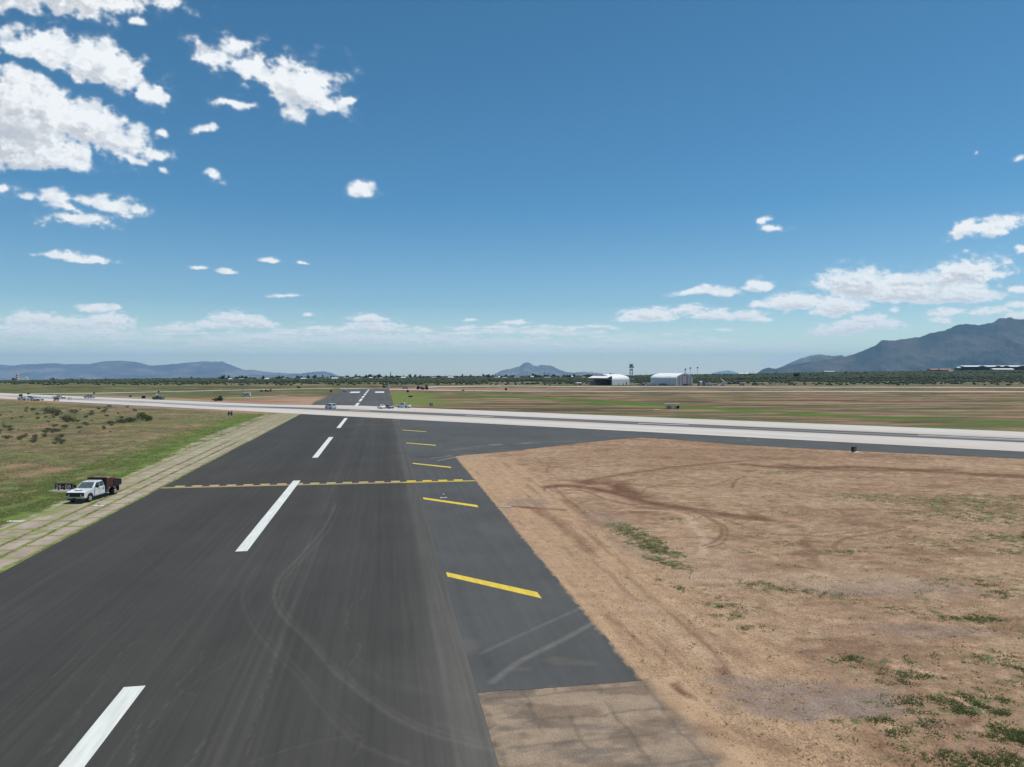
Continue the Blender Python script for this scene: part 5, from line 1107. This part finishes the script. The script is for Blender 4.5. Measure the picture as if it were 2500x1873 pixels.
# dish antenna
D_ = 672.; x = (1760.5 - 1250) / F * D_; root = empty('dish_antenna', (x, D_, 0)); tag(root, 'brown dish antenna on a dark pedestal right of the trailers', 'antenna')
MB().tube((0, 0, 0), (0, 0, 4.0), .55, .35, 8).build('pedestal', M['darkgrey'], root)
b = MB(); rings = []; n_ = 20
ax = Vector((.55, -.35, .75)).normalized(); uu = ax.orthogonal().normalized(); ww = ax.cross(uu); ctr = Vector((1.1, 0, 4.9))
for j in range(6):
    rr = 2.7 * j / 5; dz = .9 * (j / 5) ** 2
    rings.append([ctr + ax * (dz - .5) + (uu * math.cos(2 * math.pi * i / n_) + ww * math.sin(2 * math.pi * i / n_)) * max(rr, .01) for i in range(n_)])
vs = [tuple(p) for r_ in rings for p in r_]; b.add(vs, [(j * n_ + i, j * n_ + (i + 1) % n_, (j + 1) * n_ + (i + 1) % n_, (j + 1) * n_ + i) for j in range(5) for i in range(n_)])
b.build('dish', M['dishbrown'] if 'dishbrown' in M else M['tan'], root)
# trailers, tanks and vehicles around the hangars
def trailer(u, v, w, h, label, mat='white', name='trailer', dark=False, D=None):
    x, y, z = P3(u, v); root = empty(name, (x, y, 0)); tag(root, label, 'trailer')
    MB().box(-w / 2, w / 2, -1.2, 1.2, .55, h).build('body', M[mat], root, bevel=.12)
    for xx in (-w * .28, w * .28): MB().tube((xx, -1.25, .42), (xx, -.95, .42), .42, n=12).build('wheel', M['rubber'], root)
    MB().box(-w * .1, w * .16, -1.225, -1.19, h * .5, h * .72).build('window', M['dark'], root)
    MB().box(w * .3, w * .42, -1.225, -1.19, .6, h * .75).build('door', M['grey'], root)
trailer(1575, 941.2, 4.2, 2.6, 'pale trailer left of the closed hangar'); trailer(1593.5, 941.4, 4.8, 2.5, 'white box trailer against the left wall of the closed hangar')
trailer(1617, 941.6, 6.4, 2.2, 'long grey trailer in front of the closed hangar wall', 'grey'); trailer(1727, 942.2, 4.6, 2.8, 'rounded white camper right of the closed hangar', 'white')
trailer(1741.5, 942.3, 7.4, 2.4, 'long white trailer with a dark window beside the camper', 'white'); trailer(1764, 942.3, 3.0, 3.0, 'white truck body under the brown dish', 'white'); trailer(1811, 941.6, 4.4, 2.3, 'lone grey container right of the drab vehicles', 'fabricgrey')
x, y, z = P3(1711, 942.2); root = empty('water_tank', (x, y, 0)); tag(root, 'white upright tank with framework beside the closed hangar', 'tank')
MB().tube((0, 0, .4), (0, 0, 3.6), 1.3, 1.3, 14).tube((0, 0, 3.6), (0, 0, 4.3), 1.3, .3, 14).build('tank', M['white'], root); MB().box(1.4, 4.2, -1, 1, 3.0, 3.9).box(1.6, 3.8, -.8, .8, .2, 3.0).box(-3, -1.3, -.9, .9, .2, 2.6).build('framework', M['grey'], root)
for u_, k_, mt, lab in ((1559.5, 'pickup', 'silver', 'pale pickup, first of the vehicles between the hangars'), (1567.5, 'suv', 'blackcar', 'dark car, second of the vehicles between the hangars'), (1584, 'suv', 'wcar', 'white car parked nearest the closed hangar among the vehicles'), (1672.5, 'pickup', 'blackcar', 'dark pickup in front of the grey gable'), (1682, 'pickup', 'silver', 'pale pickup in front of the grey gable')):
    vehicle(k_, 'parked_vehicle', lab, 'vehicle', M[mt], P3(u_, 941.9), R(170), far=True)
for u_, v_, w_, lab in ((1779, 939.2, 3.2, 'leftmost drab vehicle in the field right of the dish'), (1786, 938.2, 4.6, 'drab vehicle with a white top second from the left in the field'), (1793.5, 938.2, 4.4, 'drab vehicle third from the left in the field'), (1801.5, 938.4, 3.6, 'rightmost drab vehicle in the field right of the dish')):
    vehicle('suv', 'drab_vehicle', lab, 'vehicle', M['camo'], P3(u_, v_), R(175), far=True)
x, y, z = P3(1411, 940.2); root = empty('fuel_truck', (x, y, 0)); tag(root, 'white tanker truck on the apron left of the open hangar', 'truck')
MB().tube((-1.6, 0, 1.75), (3.4, 0, 1.75), .85, n=14).build('tank', M['white'], root, bevel=.05); MB().box(-3.6, -1.9, -1.0, 1.0, .7, 2.3, .12, .08).build('cab', M['wcar'], root, bevel=.08); MB().box(-3.5, 3.4, -.9, .9, .6, .95).build('chassis', M['darkgrey'], root)
MB().box(-3.63, -3.55, -.8, .8, 1.5, 2.1).box(-3.3, -2.3, -1.0, -.98, 1.5, 2.05).build('window', M['glass'], root)
for xx in (-2.8, 1.6, 2.7):
    for yy in (-.9, .9): MB().tube((xx, yy - .15, .5), (xx, yy + .15, .5), .5, n=12).build('wheel', M['rubber'], root)

# ------------------------------------------------------------ people
def person(label, loc, rz, vest, stance):
    me = bpy.data.meshes.new('person'); a = stance
    V = [(0, 0, .95), (0, 0, 1.15), (0, 0, 1.38), (0, .01, 1.50), (0, .02, 1.56), (0, .03, 1.68), (0, .02, 1.76),
         (.11, 0, .90), (.13 + a * .05, .06 * a, .50), (.13 + a * .1, -.02 + .0 * a, .08), (.13 + a * .1, .14, .03),
         (-.11, 0, .90), (-.13 - a * .05, -.05 * a, .50), (-.13 - a * .1, -.06, .08), (-.13 - a * .1, .10, .03),
         (.19, 0, 1.40), (.27, .02, 1.15), (.29, .10 + .1 * a, .92), (.29, .14 + .1 * a, .83), (-.19, 0, 1.40), (-.27, .0, 1.15), (-.30, .06, .92), (-.30, .08, .83)]
    E_ = [(0, 1), (1, 2), (2, 3), (3, 4), (4, 5), (5, 6), (0, 7), (7, 8), (8, 9), (9, 10), (0, 11), (11, 12), (12, 13), (13, 14), (2, 15), (15, 16), (16, 17), (17, 18), (2, 19), (19, 20), (20, 21), (21, 22)]
    rad_ = [.15, .13, .16, .06, .06, .10, .07, .09, .06, .045, .05, .09, .06, .045, .05, .07, .05, .035, .04, .07, .05, .035, .04]
    me.from_pydata(V, E_, []); o = link('person', me, M['denim']); o.location = loc; o.rotation_euler = (0, 0, rz); tag(o, label, 'person', 'people standing on the crossing runway')
    sk = o.modifiers.new('skin', 'SKIN'); me.skin_vertices.new() if not me.skin_vertices else None
    for i, r_ in enumerate(rad_): me.skin_vertices[0].data[i].radius = (r_, r_ * .8)
    me.skin_vertices[0].data[0].use_root = True
    o.modifiers.new('sub', 'SUBSURF').render_levels = 1
    MB().box(-.215, .215, -.15, .15, .92, 1.46, .02, .02).build('vest', vest, o, bevel=.05)
    MB().tube((0, .02, 1.72), (0, .02, 1.84), .125, .08, 10).build('hat', M['signwhite'], o)
    MB().tube((0, .04, 1.55), (0, .04, 1.72), .08, .10, 10).build('head', M['skin'], o, smooth=True)
person('person in a pale vest with dark trousers, left of the two on the runway', P3(168, 978.2, .036), R(170), M['hivis'], .6)
person('person in a white shirt beside the one in the pale vest', P3(173, 978.4, .036), R(200), M['signwhite'], 1.0)

# ------------------------------------------------------------ far left installations
def far_thing(name, label, cat, u, D): 
    x, y, z = far_pt(u, D); root = empty(name, (x, y, z)); tag(root, label, cat); return root
r_ = far_thing('striped_tower', 'red and white banded tower on the far left horizon', 'tower', 42.4, 1250)
for k in range(8): MB().box(-1.7 + .06 * k, 1.7 - .06 * k, -1.7 + .06 * k, 1.7 - .06 * k, 1.7 * k, 1.7 * (k + 1)).build('band', M['white'] if k % 2 else M['brickred'] if 'brickred' in M else M['roofred'], r_)
r_ = far_thing('block_tower', 'narrow brown building left of the banded tower', 'building', 33.5, 1260); MB().box(-2.2, 2.2, -2, 2, 0, 6.4).build('wall', M['brown'], r_); MB().box(-2.3, 2.3, -2.1, 2.1, 6.4, 6.8).build('roof', M['tan'], r_)
r_ = far_thing('frame_tower', 'white open pyramid frame on the far left horizon', 'structure', 64.5, 1240)
b = MB()
for dx, dy in ((-6.8, -4), (7.2, -3), (2.6, 5), (-3, 5)): b.tube((dx, dy, -1), (0, 0, 9.6), .32, .25, 6)
b.build('frame', M['white'], r_)
r_ = far_thing('dish_antenna', 'brown tilted dish on the far left horizon', 'antenna', 131, 1245); MB().tube((0, 0, -1), (0, 0, 3.2), .8, .5, 8).build('pedestal', M['tan'], r_); MB().tube((-.6, -.6, 3.8), (.8, 1.0, 4.6), 3.9, 3.2, 18).build('dish', M['brown'], r_); MB().tube((-.6, -.6, 3.8), (-2.2, -3, 5.2), .15).build('feed_arm', M['white'], r_)
# buildings beyond the scrub on the right
def long_building(u0, u1, D, zt_px, wall, roof, label, rh=1.6, dep=22, eave=.6, gables=()):
    x0, x1 = (u0 - 1250) / F * D, (u1 - 1250) / F * D; zb = float(terr((x0 + x1) / 2, D)) - 1.0; zt = H + (904 - zt_px) / F * D
    root = empty('building', ((x0 + x1) / 2, D, zb)); tag(root, label, 'building'); w = (x1 - x0) / 2; h = zt - zb
    MB().box(-w, w, 0, dep, 0, h - rh).build('wall', M[wall], root)
    rf = MB().add([(-w - eave, -eave, h - rh), (w + eave, -eave, h - rh), (w + eave, dep + eave, h - rh), (-w - eave, dep + eave, h - rh), (-w - eave, dep / 2, h), (w + eave, dep / 2, h)], [(0, 1, 5, 4), (3, 2, 5, 4), (0, 4, 3), (1, 2, 5), (0, 3, 2, 1)]).build('roof', M[roof], root)
    for gu, gw in gables:
        gx_ = (gu - 1250) / F * D - (x0 + x1) / 2; gwm = gw / 2 / F * D
        MB().add([(gx_ - gwm, -2.5, 0), (gx_ + gwm, -2.5, 0), (gx_ + gwm, -2.5, h - rh - .1), (gx_, -2.5, h - .5), (gx_ - gwm, -2.5, h - rh - .1), (gx_ - gwm, 2, 0), (gx_ + gwm, 2, 0), (gx_ + gwm, 2, h - rh - .1), (gx_, 2, h - .5), (gx_ - gwm, 2, h - rh - .1)],
                 [(0, 1, 2, 3, 4), (1, 6, 7, 2), (0, 4, 9, 5), (2, 7, 8, 3), (3, 8, 9, 4)]).build('gable', M['brown'], root)
    for k in range(int(w * 2 / 7)):
        xx = -w + 3.5 + k * 7
        MB().box(xx - 1.1, xx + 1.1, -.06, .02, 1.2, h - rh - 1.2).build('window', M['darkgrey'], root)
    return root
long_building(2356, 2620, 1490, 892.3, 'brown', 'roofwhite', 'long brown building with a white roof and dark gables at the right edge', 2.6, 30, 1.0, ((2397, 22), (2436, 18), (2456, 18), (2495, 24)))
long_building(2339, 2354, 1500, 896.0, 'tan', 'roofwhite', 'small white roofed wing at the left end of the long brown building', 1.8, 14)
long_building(2426, 2476, 1440, 899.5, 'brown', 'roofwhite', 'low white roofed hall in front of the long brown building', 2.2, 14)
long_building(2273, 2325, 1480, 900.4, 'tan', 'roofred', 'long low building with a faded red roof left of the brown building', 1.8, 14)
long_building(2314, 2328, 1440, 904.8, 'white', 'roofwhite', 'tiny white building below the right end of the red roof', .8, 6)
long_building(2014, 2038, 1450, 906.0, 'tan', 'roofwhite', 'small tan building in front of the foot of the big mountain', 1.0, 12)
long_building(1805, 1828, 1480, 911.0, 'tan', 'roofwhite', 'pale flat building on the skyline right of the hangars', 1.6, 12)
long_building(2050, 2120, 1500, 908.4, 'tan', 'roofgrey', 'long low tan wall building before the big mountain', .7, 10)
long_building(1600, 1613, 1400, 914.5, 'brown', 'roofgrey', 'brown block peeking over the closed hangar', .5, 8)
hs = [(563, 'white'), (590, 'tan'), (630, 'white'), (652, 'tan'), (690, 'white'), (716, 'white'), (742, 'tan'), (760, 'white'), (800, 'tan'), (817, 'white'), (845, 'white'), (872, 'tan'), (905, 'white'), (925, 'white'), (930, 'tan'), (985, 'tan'), (1003, 'tan'), (1060, 'tan'), (1100, 'tan'), (1190, 'white'), (1213, 'white'), (1219, 'white'), (1232, 'tan'), (1262, 'tan'), (1300, 'white'), (1337, 'white'), (1367, 'white'), (1398, 'tan'), (1425, 'tan')]
first = None
for k, (u_, wl_) in enumerate(hs):
    D = 1120 + 200 * ((k * 37) % 11) / 11; x, y, z = far_pt(u_, D); w_ = 2.6 + 3.2 * ((k * 17) % 7) / 7; root = empty('house', (x, y, z - .6)); tag(root, 'pale low house among the trees of the town on the horizon', 'house', 'houses of the town on the horizon')
    MB().box(-w_, w_, -4, 4, 0, 2.9).build('wall', M[wl_], root)
    MB().add([(-w_ - .5, -4.5, 2.9), (w_ + .5, -4.5, 2.9), (w_ + .5, 4.5, 2.9), (-w_ - .5, 4.5, 2.9), (-w_ + 1, 0, 4.3), (w_ - 1, 0, 4.3)], [(0, 1, 5, 4), (3, 2, 5, 4), (0, 4, 3), (1, 2, 5), (0, 3, 2, 1)]).build('roof', M['roofwhite' if k % 3 == 0 else 'roofgrey'], root)

# ------------------------------------------------------------ poles
poles = [(158, 926, 943, 0), (161, 925, 943, 0), (205, 920, 931, 0), (345, 926, 940, 0), (365, 926, 940, 0), (678, 921, 934, 0), (1086, 913, 924, 0), (1286.5, 904.5, 920, 1), (1329, 901, 920, 1), (1340, 907, 920, 0), (1373, 904, 920, 1), (1349, 913.5, 927, 0), (1456.5, 910.5, 918, 0), (1490, 912, 920, 0),
         (1579, 908, 925, 1), (1565.5, 913, 922, 0), (1596.5, 912, 920, 0), (1552, 918, 930, 0), (1690, 911, 922, 0), (1725, 912, 938, 0), (1749, 908.5, 918, 0), (1781, 909, 917, 0), (1817, 907, 917, 0), (1832, 908, 917, 0), (1838, 906.5, 917, 0), (1857, 909, 916, 0), (1896, 905, 916, 0), (1940, 903, 915, 0), (1967, 907, 915, 0), (1987, 904, 915, 0),
         (2021, 903, 912, 0), (2052, 903, 912, 0), (2074, 901, 911, 0), (2097, 903, 911, 0), (2112, 901, 911, 0), (2135, 901, 911, 0), (2160, 900, 910, 0), (2185, 901, 910, 0), (2216, 900, 909, 0), (2240, 900, 908, 0), (2262, 899, 908, 0), (2335, 898, 906, 0)]
for k, (u_, vt, vb, mast) in enumerate(poles):
    D = 1360 if vb < 926 else (720 if vb > 936 else 1150)
    x, y, z = far_pt(u_, D); zt = H + (904 - vt) / F * D; root = empty('radio_mast' if mast else 'utility_pole', (x, y, z - .5))
    tag(root, 'tall thin mast standing on the horizon near the pointed peak' if mast else 'thin utility pole rising from the far scrub', 'mast' if mast else 'pole', 'tall masts on the horizon' if mast else 'utility poles across the far scrub')
    b = MB().tube((0, 0, 0), (0, 0, zt - z + .5), .20, .13, 6); b.build('pole', M['wood'] if not mast else M['grey'], root)
    if not mast: MB().box(-1.1, 1.1, -.07, .07, zt - z - .5, zt - z - .33).build('crossarm', M['wood'], root)
x = (1634 - 1250) / F * 655; root = empty('light_pole', (x, 655, 0)); tag(root, 'slim lamp pole in front of the white side of the closed hangar', 'lamp'); MB().tube((0, 0, 0), (0, 0, 8.6), .14, .09, 6).build('pole', M['steel'], root); MB().box(-.5, .5, -.15, .15, 8.6, 8.8).build('lamp_head', M['darkgrey'], root)

# ------------------------------------------------------------ plants
def leaf_cloud(blobs, n, size, seed, flat=.6):
    rg = np.random.default_rng(seed); per = np.array([b[3] * b[3] * b[4] for b in blobs]); per = per / per.sum()
    vs = []; fs = []
    for (cx, cy, cz, rx, rz_), f in zip(blobs, per):
        m = max(6, int(n * f)); d = rg.normal(size=(m, 3)); d /= np.linalg.norm(d, axis=1)[:, None]; rr = rg.uniform(.55, 1.08, m) ** .6
        c = np.stack([cx + d[:, 0] * rx * rr, cy + d[:, 1] * rx * rr, cz + d[:, 2] * rz_ * rr], -1)
        a = rg.normal(size=(m, 3)); a /= np.linalg.norm(a, axis=1)[:, None]; b2 = np.cross(a, d + .4 * rg.normal(size=(m, 3))); b2 /= np.linalg.norm(b2, axis=1)[:, None] + 1e-9
        s_ = size * rg.uniform(.5, 1.4, m)[:, None]
        for k in range(m):
            i = len(vs); vs += [tuple(c[k] - a[k] * s_[k]), tuple(c[k] + b2[k] * s_[k] * .7), tuple(c[k] + a[k] * s_[k]), tuple(c[k] - b2[k] * s_[k] * .7)]; fs.append((i, i + 1, i + 2, i + 3))
    return vs, fs
def tree_proto(seed, h, w, narrow=False, n=230, leaf=.62):
    rg = random.Random(seed); root = empty('tree', (0, 0, 0))
    t = MB().tube((0, 0, -.5), (0, 0, h * .5), .22, .12, 6)
    for k in range(3): a = rg.uniform(0, 6.3); t.tube((0, 0, h * .28 + .1 * k), (math.cos(a) * w * .45, math.sin(a) * w * .45, h * .6), .1, .05, 5)
    t.build('trunk', M['bark'], root)
    bl = [(rg.uniform(-.45, .45) * w, rg.uniform(-.4, .4) * w, h * rg.uniform(.35, .78), w * rg.uniform(.32, .55), h * rg.uniform(.16, .26)) for _ in range(6)] if not narrow else [(0, 0, h * (.2 + .15 * k), w * (1 - .14 * k), h * .13) for k in range(6)]
    vs, fs = leaf_cloud(bl, n, leaf, seed); MB().add(vs, fs).build('crown', M['treeleaf'], root); return root
protos = [tree_proto(400 + k, (5.5, 7, 8.5, 6.2, 9.5)[k], (3.2, 3.6, 4.2, 4.4, 3.0)[k]) for k in range(5)]
used = set()
def put_tree(k, x, y, z, s, rz, label, group):
    o = protos[k] if k not in used else copy_tree(protos[k]); used.add(k)
    o.location = (x, y, z); o.scale = (s, s, s * random.uniform(.85, 1.1)); o.rotation_euler = (0, 0, rz); tag(o, label, 'tree', group); return o
us = list(np.random.default_rng(5).uniform(540, 1500, 150)) + list(np.random.default_rng(6).uniform(120, 540, 30)) + list(np.random.default_rng(8).uniform(1500, 2500, 62))
for k, u_ in enumerate(us):
    D = random.uniform(1180, 1520) if u_ < 1500 else random.uniform(1150, 1450); x, y, z = far_pt(u_, D)
    s = (random.uniform(.62, 1.15) if u_ < 1500 else random.uniform(.4, .75)) * (.75 if u_ < 540 else 1)
    put_tree(k % 5, x, y, z - .3, s, random.uniform(0, 6.28), 'dark rounded tree in the belt along the horizon', 'trees of the belt along the horizon')
o = tree_proto(450, 11.5, 1.6, True, 260, .6); o.location = far_pt(954, 1330); tag(o, 'tall narrow dark tree standing above the horizon beyond the far runway', 'tree')
o = tree_proto(451, 7.2, 6.2, False, 900, .55); o.location = far_pt(1944.5, 1080); tag(o, 'large dark spreading tree alone in the scrub on the right', 'tree')
o = tree_proto(452, 8, 1.6, True, 240, .5); o.location = far_pt(2292, 1440); tag(o, 'small pointed tree by the red roofed building', 'tree')
for u_, v_, s_ in ((727.5, 949.2, .35), (731, 949.2, .3)):
    x, y, z = P3(u_, v_); put_tree(3, x, y, 0, s_, 1.0, 'small dark bush at the far taxiway before the runway end', 'bushes at the far taxiway')
# shrubs of the left field
def shrub_proto(seed, mat, n=420):
    rg = random.Random(seed); root = empty('shrub', (0, 0, 0))
    t = MB()
    for k in range(7): a = rg.uniform(0, 6.3); t.tube((0, 0, -.05), (math.cos(a) * .55, math.sin(a) * .55, rg.uniform(.5, .9)), .03, .012, 4)
    t.build('stem', M['bark'], root)
    bl = [(rg.uniform(-.6, .6), rg.uniform(-.6, .6), rg.uniform(.3, .8), rg.uniform(.3, .55), rg.uniform(.2, .38)) for _ in range(8)]
    vs, fs = leaf_cloud(bl, n, .085, seed); MB().add(vs, fs).build('foliage', M[mat], root); return root
sh_p = [shrub_proto(500, 'bush'), shrub_proto(501, 'bush'), shrub_proto(502, 'bushgreen'), shrub_proto(503, 'bush')]; sused = set()
def put_shrub(k, u, v, s, label, group=None):
    o = sh_p[k] if k not in sused else copy_tree(sh_p[k]); sused.add(k)
    x, y, z = P3(u, v); o.location = (x, y, 0); o.scale = (s * random.uniform(.9, 1.3), s * random.uniform(.9, 1.3), s); o.rotation_euler = (0, 0, random.uniform(0, 6.3)); tag(o, label, 'shrub', group)
put_shrub(0, 137, 1015, 2.4, 'tallest dark shrub in the left field', None); put_shrub(1, 121, 1008, 1.8, 'dark shrub just left of the tallest one in the left field'); put_shrub(2, 338, 1022, 1.7, 'bright green shrub in the cluster right of the left field'); put_shrub(3, 161, 1030, 1.7, 'low dark spreading shrub below the tallest one')
for u_, v_, k_, s_ in ((325, 1030, 0, 1.3), (348, 1026, 2, 1.5), (358, 1028, 2, 1.3), (366, 1027, 1, 1.2), (316, 1030, 3, 1.2), (303, 1033, 0, 1.1), (290, 1033, 1, 1.1), (270, 1038, 3, 1.1), (178, 1030, 1, 1.2), (222, 1014, 0, 1.0), (181, 1009, 3, 1.3)):
    put_shrub(k_, u_, v_, s_, 'low shrub in the cluster around the bright green one' if u_ > 250 else 'low dark shrub near the tallest one', 'shrubs of the left field')
rs_ = np.random.default_rng(77)
for k in range(120):
    u_ = rs_.uniform(-30, 330) ; v_ = rs_.uniform(992, 1085)
    if u_ > 520 - (v_ - 985) * 3.4 or (u_ > 180 and v_ > 1060): continue
    put_shrub(k % 4 if k % 4 != 2 else 0, u_, v_, rs_.uniform(.3, .85), 'small grey green shrub scattered in the scrubby left field', 'small shrubs scattered in the left field')

def scatter(name, label, pts, builder, mat):
    V_, F_ = builder(pts); me = bpy.data.meshes.new(name)
    me.vertices.add(len(V_)); me.vertices.foreach_set('co', V_.astype(np.float32).ravel())
    n = len(F_); k = F_.shape[1]; me.loops.add(n * k); me.loops.foreach_set('vertex_index', F_.astype(np.int32).ravel())
    me.polygons.add(n); me.polygons.foreach_set('loop_start', np.arange(0, n * k, k, dtype=np.int32)); me.update(calc_edges=True)
    o = link(name, me, mat); tag(o, label, kind='stuff'); return o
def blades(size_lo, size_hi, per, spread, lean=.6):
    def f(pts):
        n = len(pts); rg = np.random.default_rng(99); P = np.repeat(pts, per, 0); m = len(P)
        a = rg.uniform(0, 2 * np.pi, m); rr = spread * np.sqrt(rg.uniform(0, 1, m)) * np.repeat(pts[:, 3], per); h = rg.uniform(size_lo, size_hi, m) * P[:, 3]
        bx_, by_ = P[:, 0] + rr * np.cos(a), P[:, 1] + rr * np.sin(a); b2 = rg.uniform(0, 2 * np.pi, m); w = h * rg.uniform(.25, .5, m)
        l = h * lean * rg.uniform(.3, 1.3, m); z = P[:, 2]
        v0 = np.stack([bx_ - w * np.cos(b2), by_ - w * np.sin(b2), z], -1); v1 = np.stack([bx_ + w * np.cos(b2), by_ + w * np.sin(b2), z], -1)
        v2 = np.stack([bx_ + l * np.cos(a) + w * .4 * np.cos(b2), by_ + l * np.sin(a) + w * .4 * np.sin(b2), z + h], -1)
        V = np.stack([v0, v1, v2], 1).reshape(-1, 3); return V, np.arange(m * 3).reshape(m, 3)
    return f
def sample(n, u0, u1, v0, v1, seed, zz=0.0):
    """random ground points, evenly spread over the view"""
    rg = np.random.default_rng(seed); u = rg.uniform(u0, u1, n); v = rg.uniform(v0, v1, n); a = (u - 1250) / F; b = -(v - 936.5) / F
    Y_ = math.cos(PITCH) + math.sin(PITCH) * b; Z_ = -math.sin(PITCH) + math.cos(PITCH) * b; t = -H / Z_
    x, y = a * t, Y_ * t; return x, y, rg
# weeds on the bare soil
x, y, rg = sample(300000, 1150, 2760, 1120, 1960, 21); n = x * NV[0] + y * NV[1]; v = x * MV[0] + y * MV[1]
wdn = weed_density(x, y); pr = sstep(.30, 1.1, wdn) * sstep(.47, .62, .6 * fbm(x / .9, y / .75, 5, 5) + .4 * fbm(x / .3, y / .3, 6, 3) + .10 * np.clip(wdn - .7, 0, 1)) * .8 + .004
ok = (rg.uniform(0, 1, len(x)) < pr) & (n > 12.5) & (v < 140)
pts = np.stack([x[ok], y[ok], np.zeros(ok.sum()), rg.uniform(.5, 1.3, ok.sum())], -1)[:26000]
scatter('weeds', 'low green weeds growing on the bare soil', pts, blades(.03, .08, 7, .14, 1.9), M['weed'])
# pebbles
x, y, rg = sample(60000, 1250, 2700, 1180, 1960, 22); n = x * NV[0] + y * NV[1]; pr = sstep(.5, .65, fbm(x / 3, y / 3, 7, 4)) * .35 + .02; ok = (rg.uniform(0, 1, len(x)) < pr) & (n > 20) & (weed_density(x, y) < .55)
def pebble(pts):
    rg = np.random.default_rng(3); n = len(pts); base = np.array([(-1, -1, 0), (1, -1, 0), (1, 1, 0), (-1, 1, 0), (0, 0, 1.2)], float); fs = np.array([(0, 1, 4), (1, 2, 4), (2, 3, 4), (3, 0, 4)])
    s_ = rg.uniform(.010, .030, n) * pts[:, 3]; V = base[None] * s_[:, None, None] * rg.uniform(.7, 1.3, (n, 5, 3)); V[..., 0] += pts[:, 0, None]; V[..., 1] += pts[:, 1, None]; V[..., 2] += pts[:, 2, None]
    return V.reshape(-1, 3), (fs[None] + 5 * np.arange(n)[:, None, None]).reshape(-1, 3)
pts = np.stack([x[ok], y[ok], np.zeros(ok.sum()), rg.uniform(.6, 1.8, ok.sum())], -1); scatter('pebbles', 'pale pebbles strewn over the bare soil', pts, pebble, M['stone'])
M['clod'] = plain('soil clods', (.30, .185, .112), .95, var=.3, scale=2)
x, y, rg = sample(60000, 1250, 2700, 1230, 1960, 27); n = x * NV[0] + y * NV[1]; ok = (n > 12.4) & (rg.uniform(0, 1, len(x)) < .12 + .6 * sstep(.48, .66, fbm(x / 2.2, y / 1.6, 37, 4)) * sstep(14, 18, n))
pts = np.stack([x[ok], y[ok], np.zeros(ok.sum()), rg.uniform(.8, 2.3, ok.sum())], -1); scatter('soil_clods', 'small lumps of loose soil on the bare ground', pts, pebble, M['clod'])
# grass of the left field
x, y, rg = sample(120000, -150, 760, 985, 1330, 23); s = x * DV[0] + y * DV[1]; n = x * NV[0] + y * NV[1]; v = x * MV[0] + y * MV[1]
ok = (n < -34.6) & (v < 150) & (rg.uniform(0, 1, len(x)) < sstep(.38, .6, fbm(x / 2.2, y / 2.2, 2, 4)))
gb = (-n < 44 + 3 * sstep(95, 170, s)) & (rg.uniform(0, 1, len(x)) < .75)
for msk, nm, lab, mt in ((ok & ~gb, 'dry_grass', 'dry straw coloured grass tufts of the left field', 'tuft'), (ok & gb, 'green_grass', 'fresh green grass beside the slab strip', 'tuftgreen')):
    k = msk.sum(); pts = np.stack([x[msk], y[msk], np.zeros(k), rg.uniform(.6, 1.4, k) * (1 + .004 * s[msk])], -1)[:9000]; scatter(nm, lab, pts, blades(.04, .10, 6, .24, 1.6), M[mt])
# grass in the joints of the slabs
rg = np.random.default_rng(31); m = 9000; s = rg.uniform(44, 150, m) ** 1.0; which = rg.integers(0, 3, m); n = np.array([-28.98, -30.85, -26.86])[which] + rg.normal(0, .12, m); x, y = sn(s, n)
ok = fbm(x / 1.1, y / 1.1, 131, 5) > .42; pts = np.stack([x[ok], y[ok], np.full(ok.sum(), .012), rg.uniform(.5, 1.2, ok.sum())], -1); scatter('joint_grass', 'grass sprouting from the joints of the slab strip', pts, blades(.025, .06, 6, .10, 2.0), M['tuftgreen'])
# far scrub belt
def bushes(pts):
    rg = np.random.default_rng(12); n = len(pts); t = (1 + 5 ** .5) / 2
    ico = np.array([(-1, t, 0), (1, t, 0), (-1, -t, 0), (1, -t, 0), (0, -1, t), (0, 1, t), (0, -1, -t), (0, 1, -t), (t, 0, -1), (t, 0, 1), (-t, 0, -1), (-t, 0, 1)]) / 1.9
    fs = np.array([(0, 11, 5), (0, 5, 1), (0, 1, 7), (0, 7, 10), (0, 10, 11), (1, 5, 9), (5, 11, 4), (11, 10, 2), (10, 7, 6), (7, 1, 8), (3, 9, 4), (3, 4, 2), (3, 2, 6), (3, 6, 8), (3, 8, 9), (4, 9, 5), (2, 4, 11), (6, 2, 10), (8, 6, 7), (9, 8, 1)])
    V = ico[None] * rg.uniform(.6, 1.3, (n, 12, 1)) * pts[:, 3, None, None]; V[..., 2] *= .62; V[..., 2] += pts[:, 3, None] * .35
    V[..., 0] += pts[:, 0, None]; V[..., 1] += pts[:, 1, None]; V[..., 2] += pts[:, 2, None]
    return V.reshape(-1, 3), (fs[None] + 12 * np.arange(n)[:, None, None]).reshape(-1, 3)
rg = np.random.default_rng(41); m = 80000; D = rg.uniform(670, 1560, m); u = rg.uniform(-120, 2620, m); x = (u - 1250) / F * D; y = D
den = sstep(.40, .58, fbm(x / 55, y / 60, 62, 4)) * sstep(690, 900, D) + .05 + .9 * sstep(860, 1000, D) * sstep(.3, .5, fbm(x / 120, y / 50, 66, 3))
den = den * (1 - .95 * ((u < 330) & (D > 1180) & (D < 1350))) * (1 - .9 * ((u > 1420) & (u < 1830) & (D < 760)))
ok = rg.uniform(0, 1, m) < den * .62; pts = np.stack([x[ok], y[ok], terr(x[ok], y[ok]), rg.uniform(.7, 2.1, ok.sum()) * (1 + .5 * (D[ok] > 1000))], -1)
scatter('scrub', 'dark green scrub covering the far plain', pts, bushes, M['scrub'])
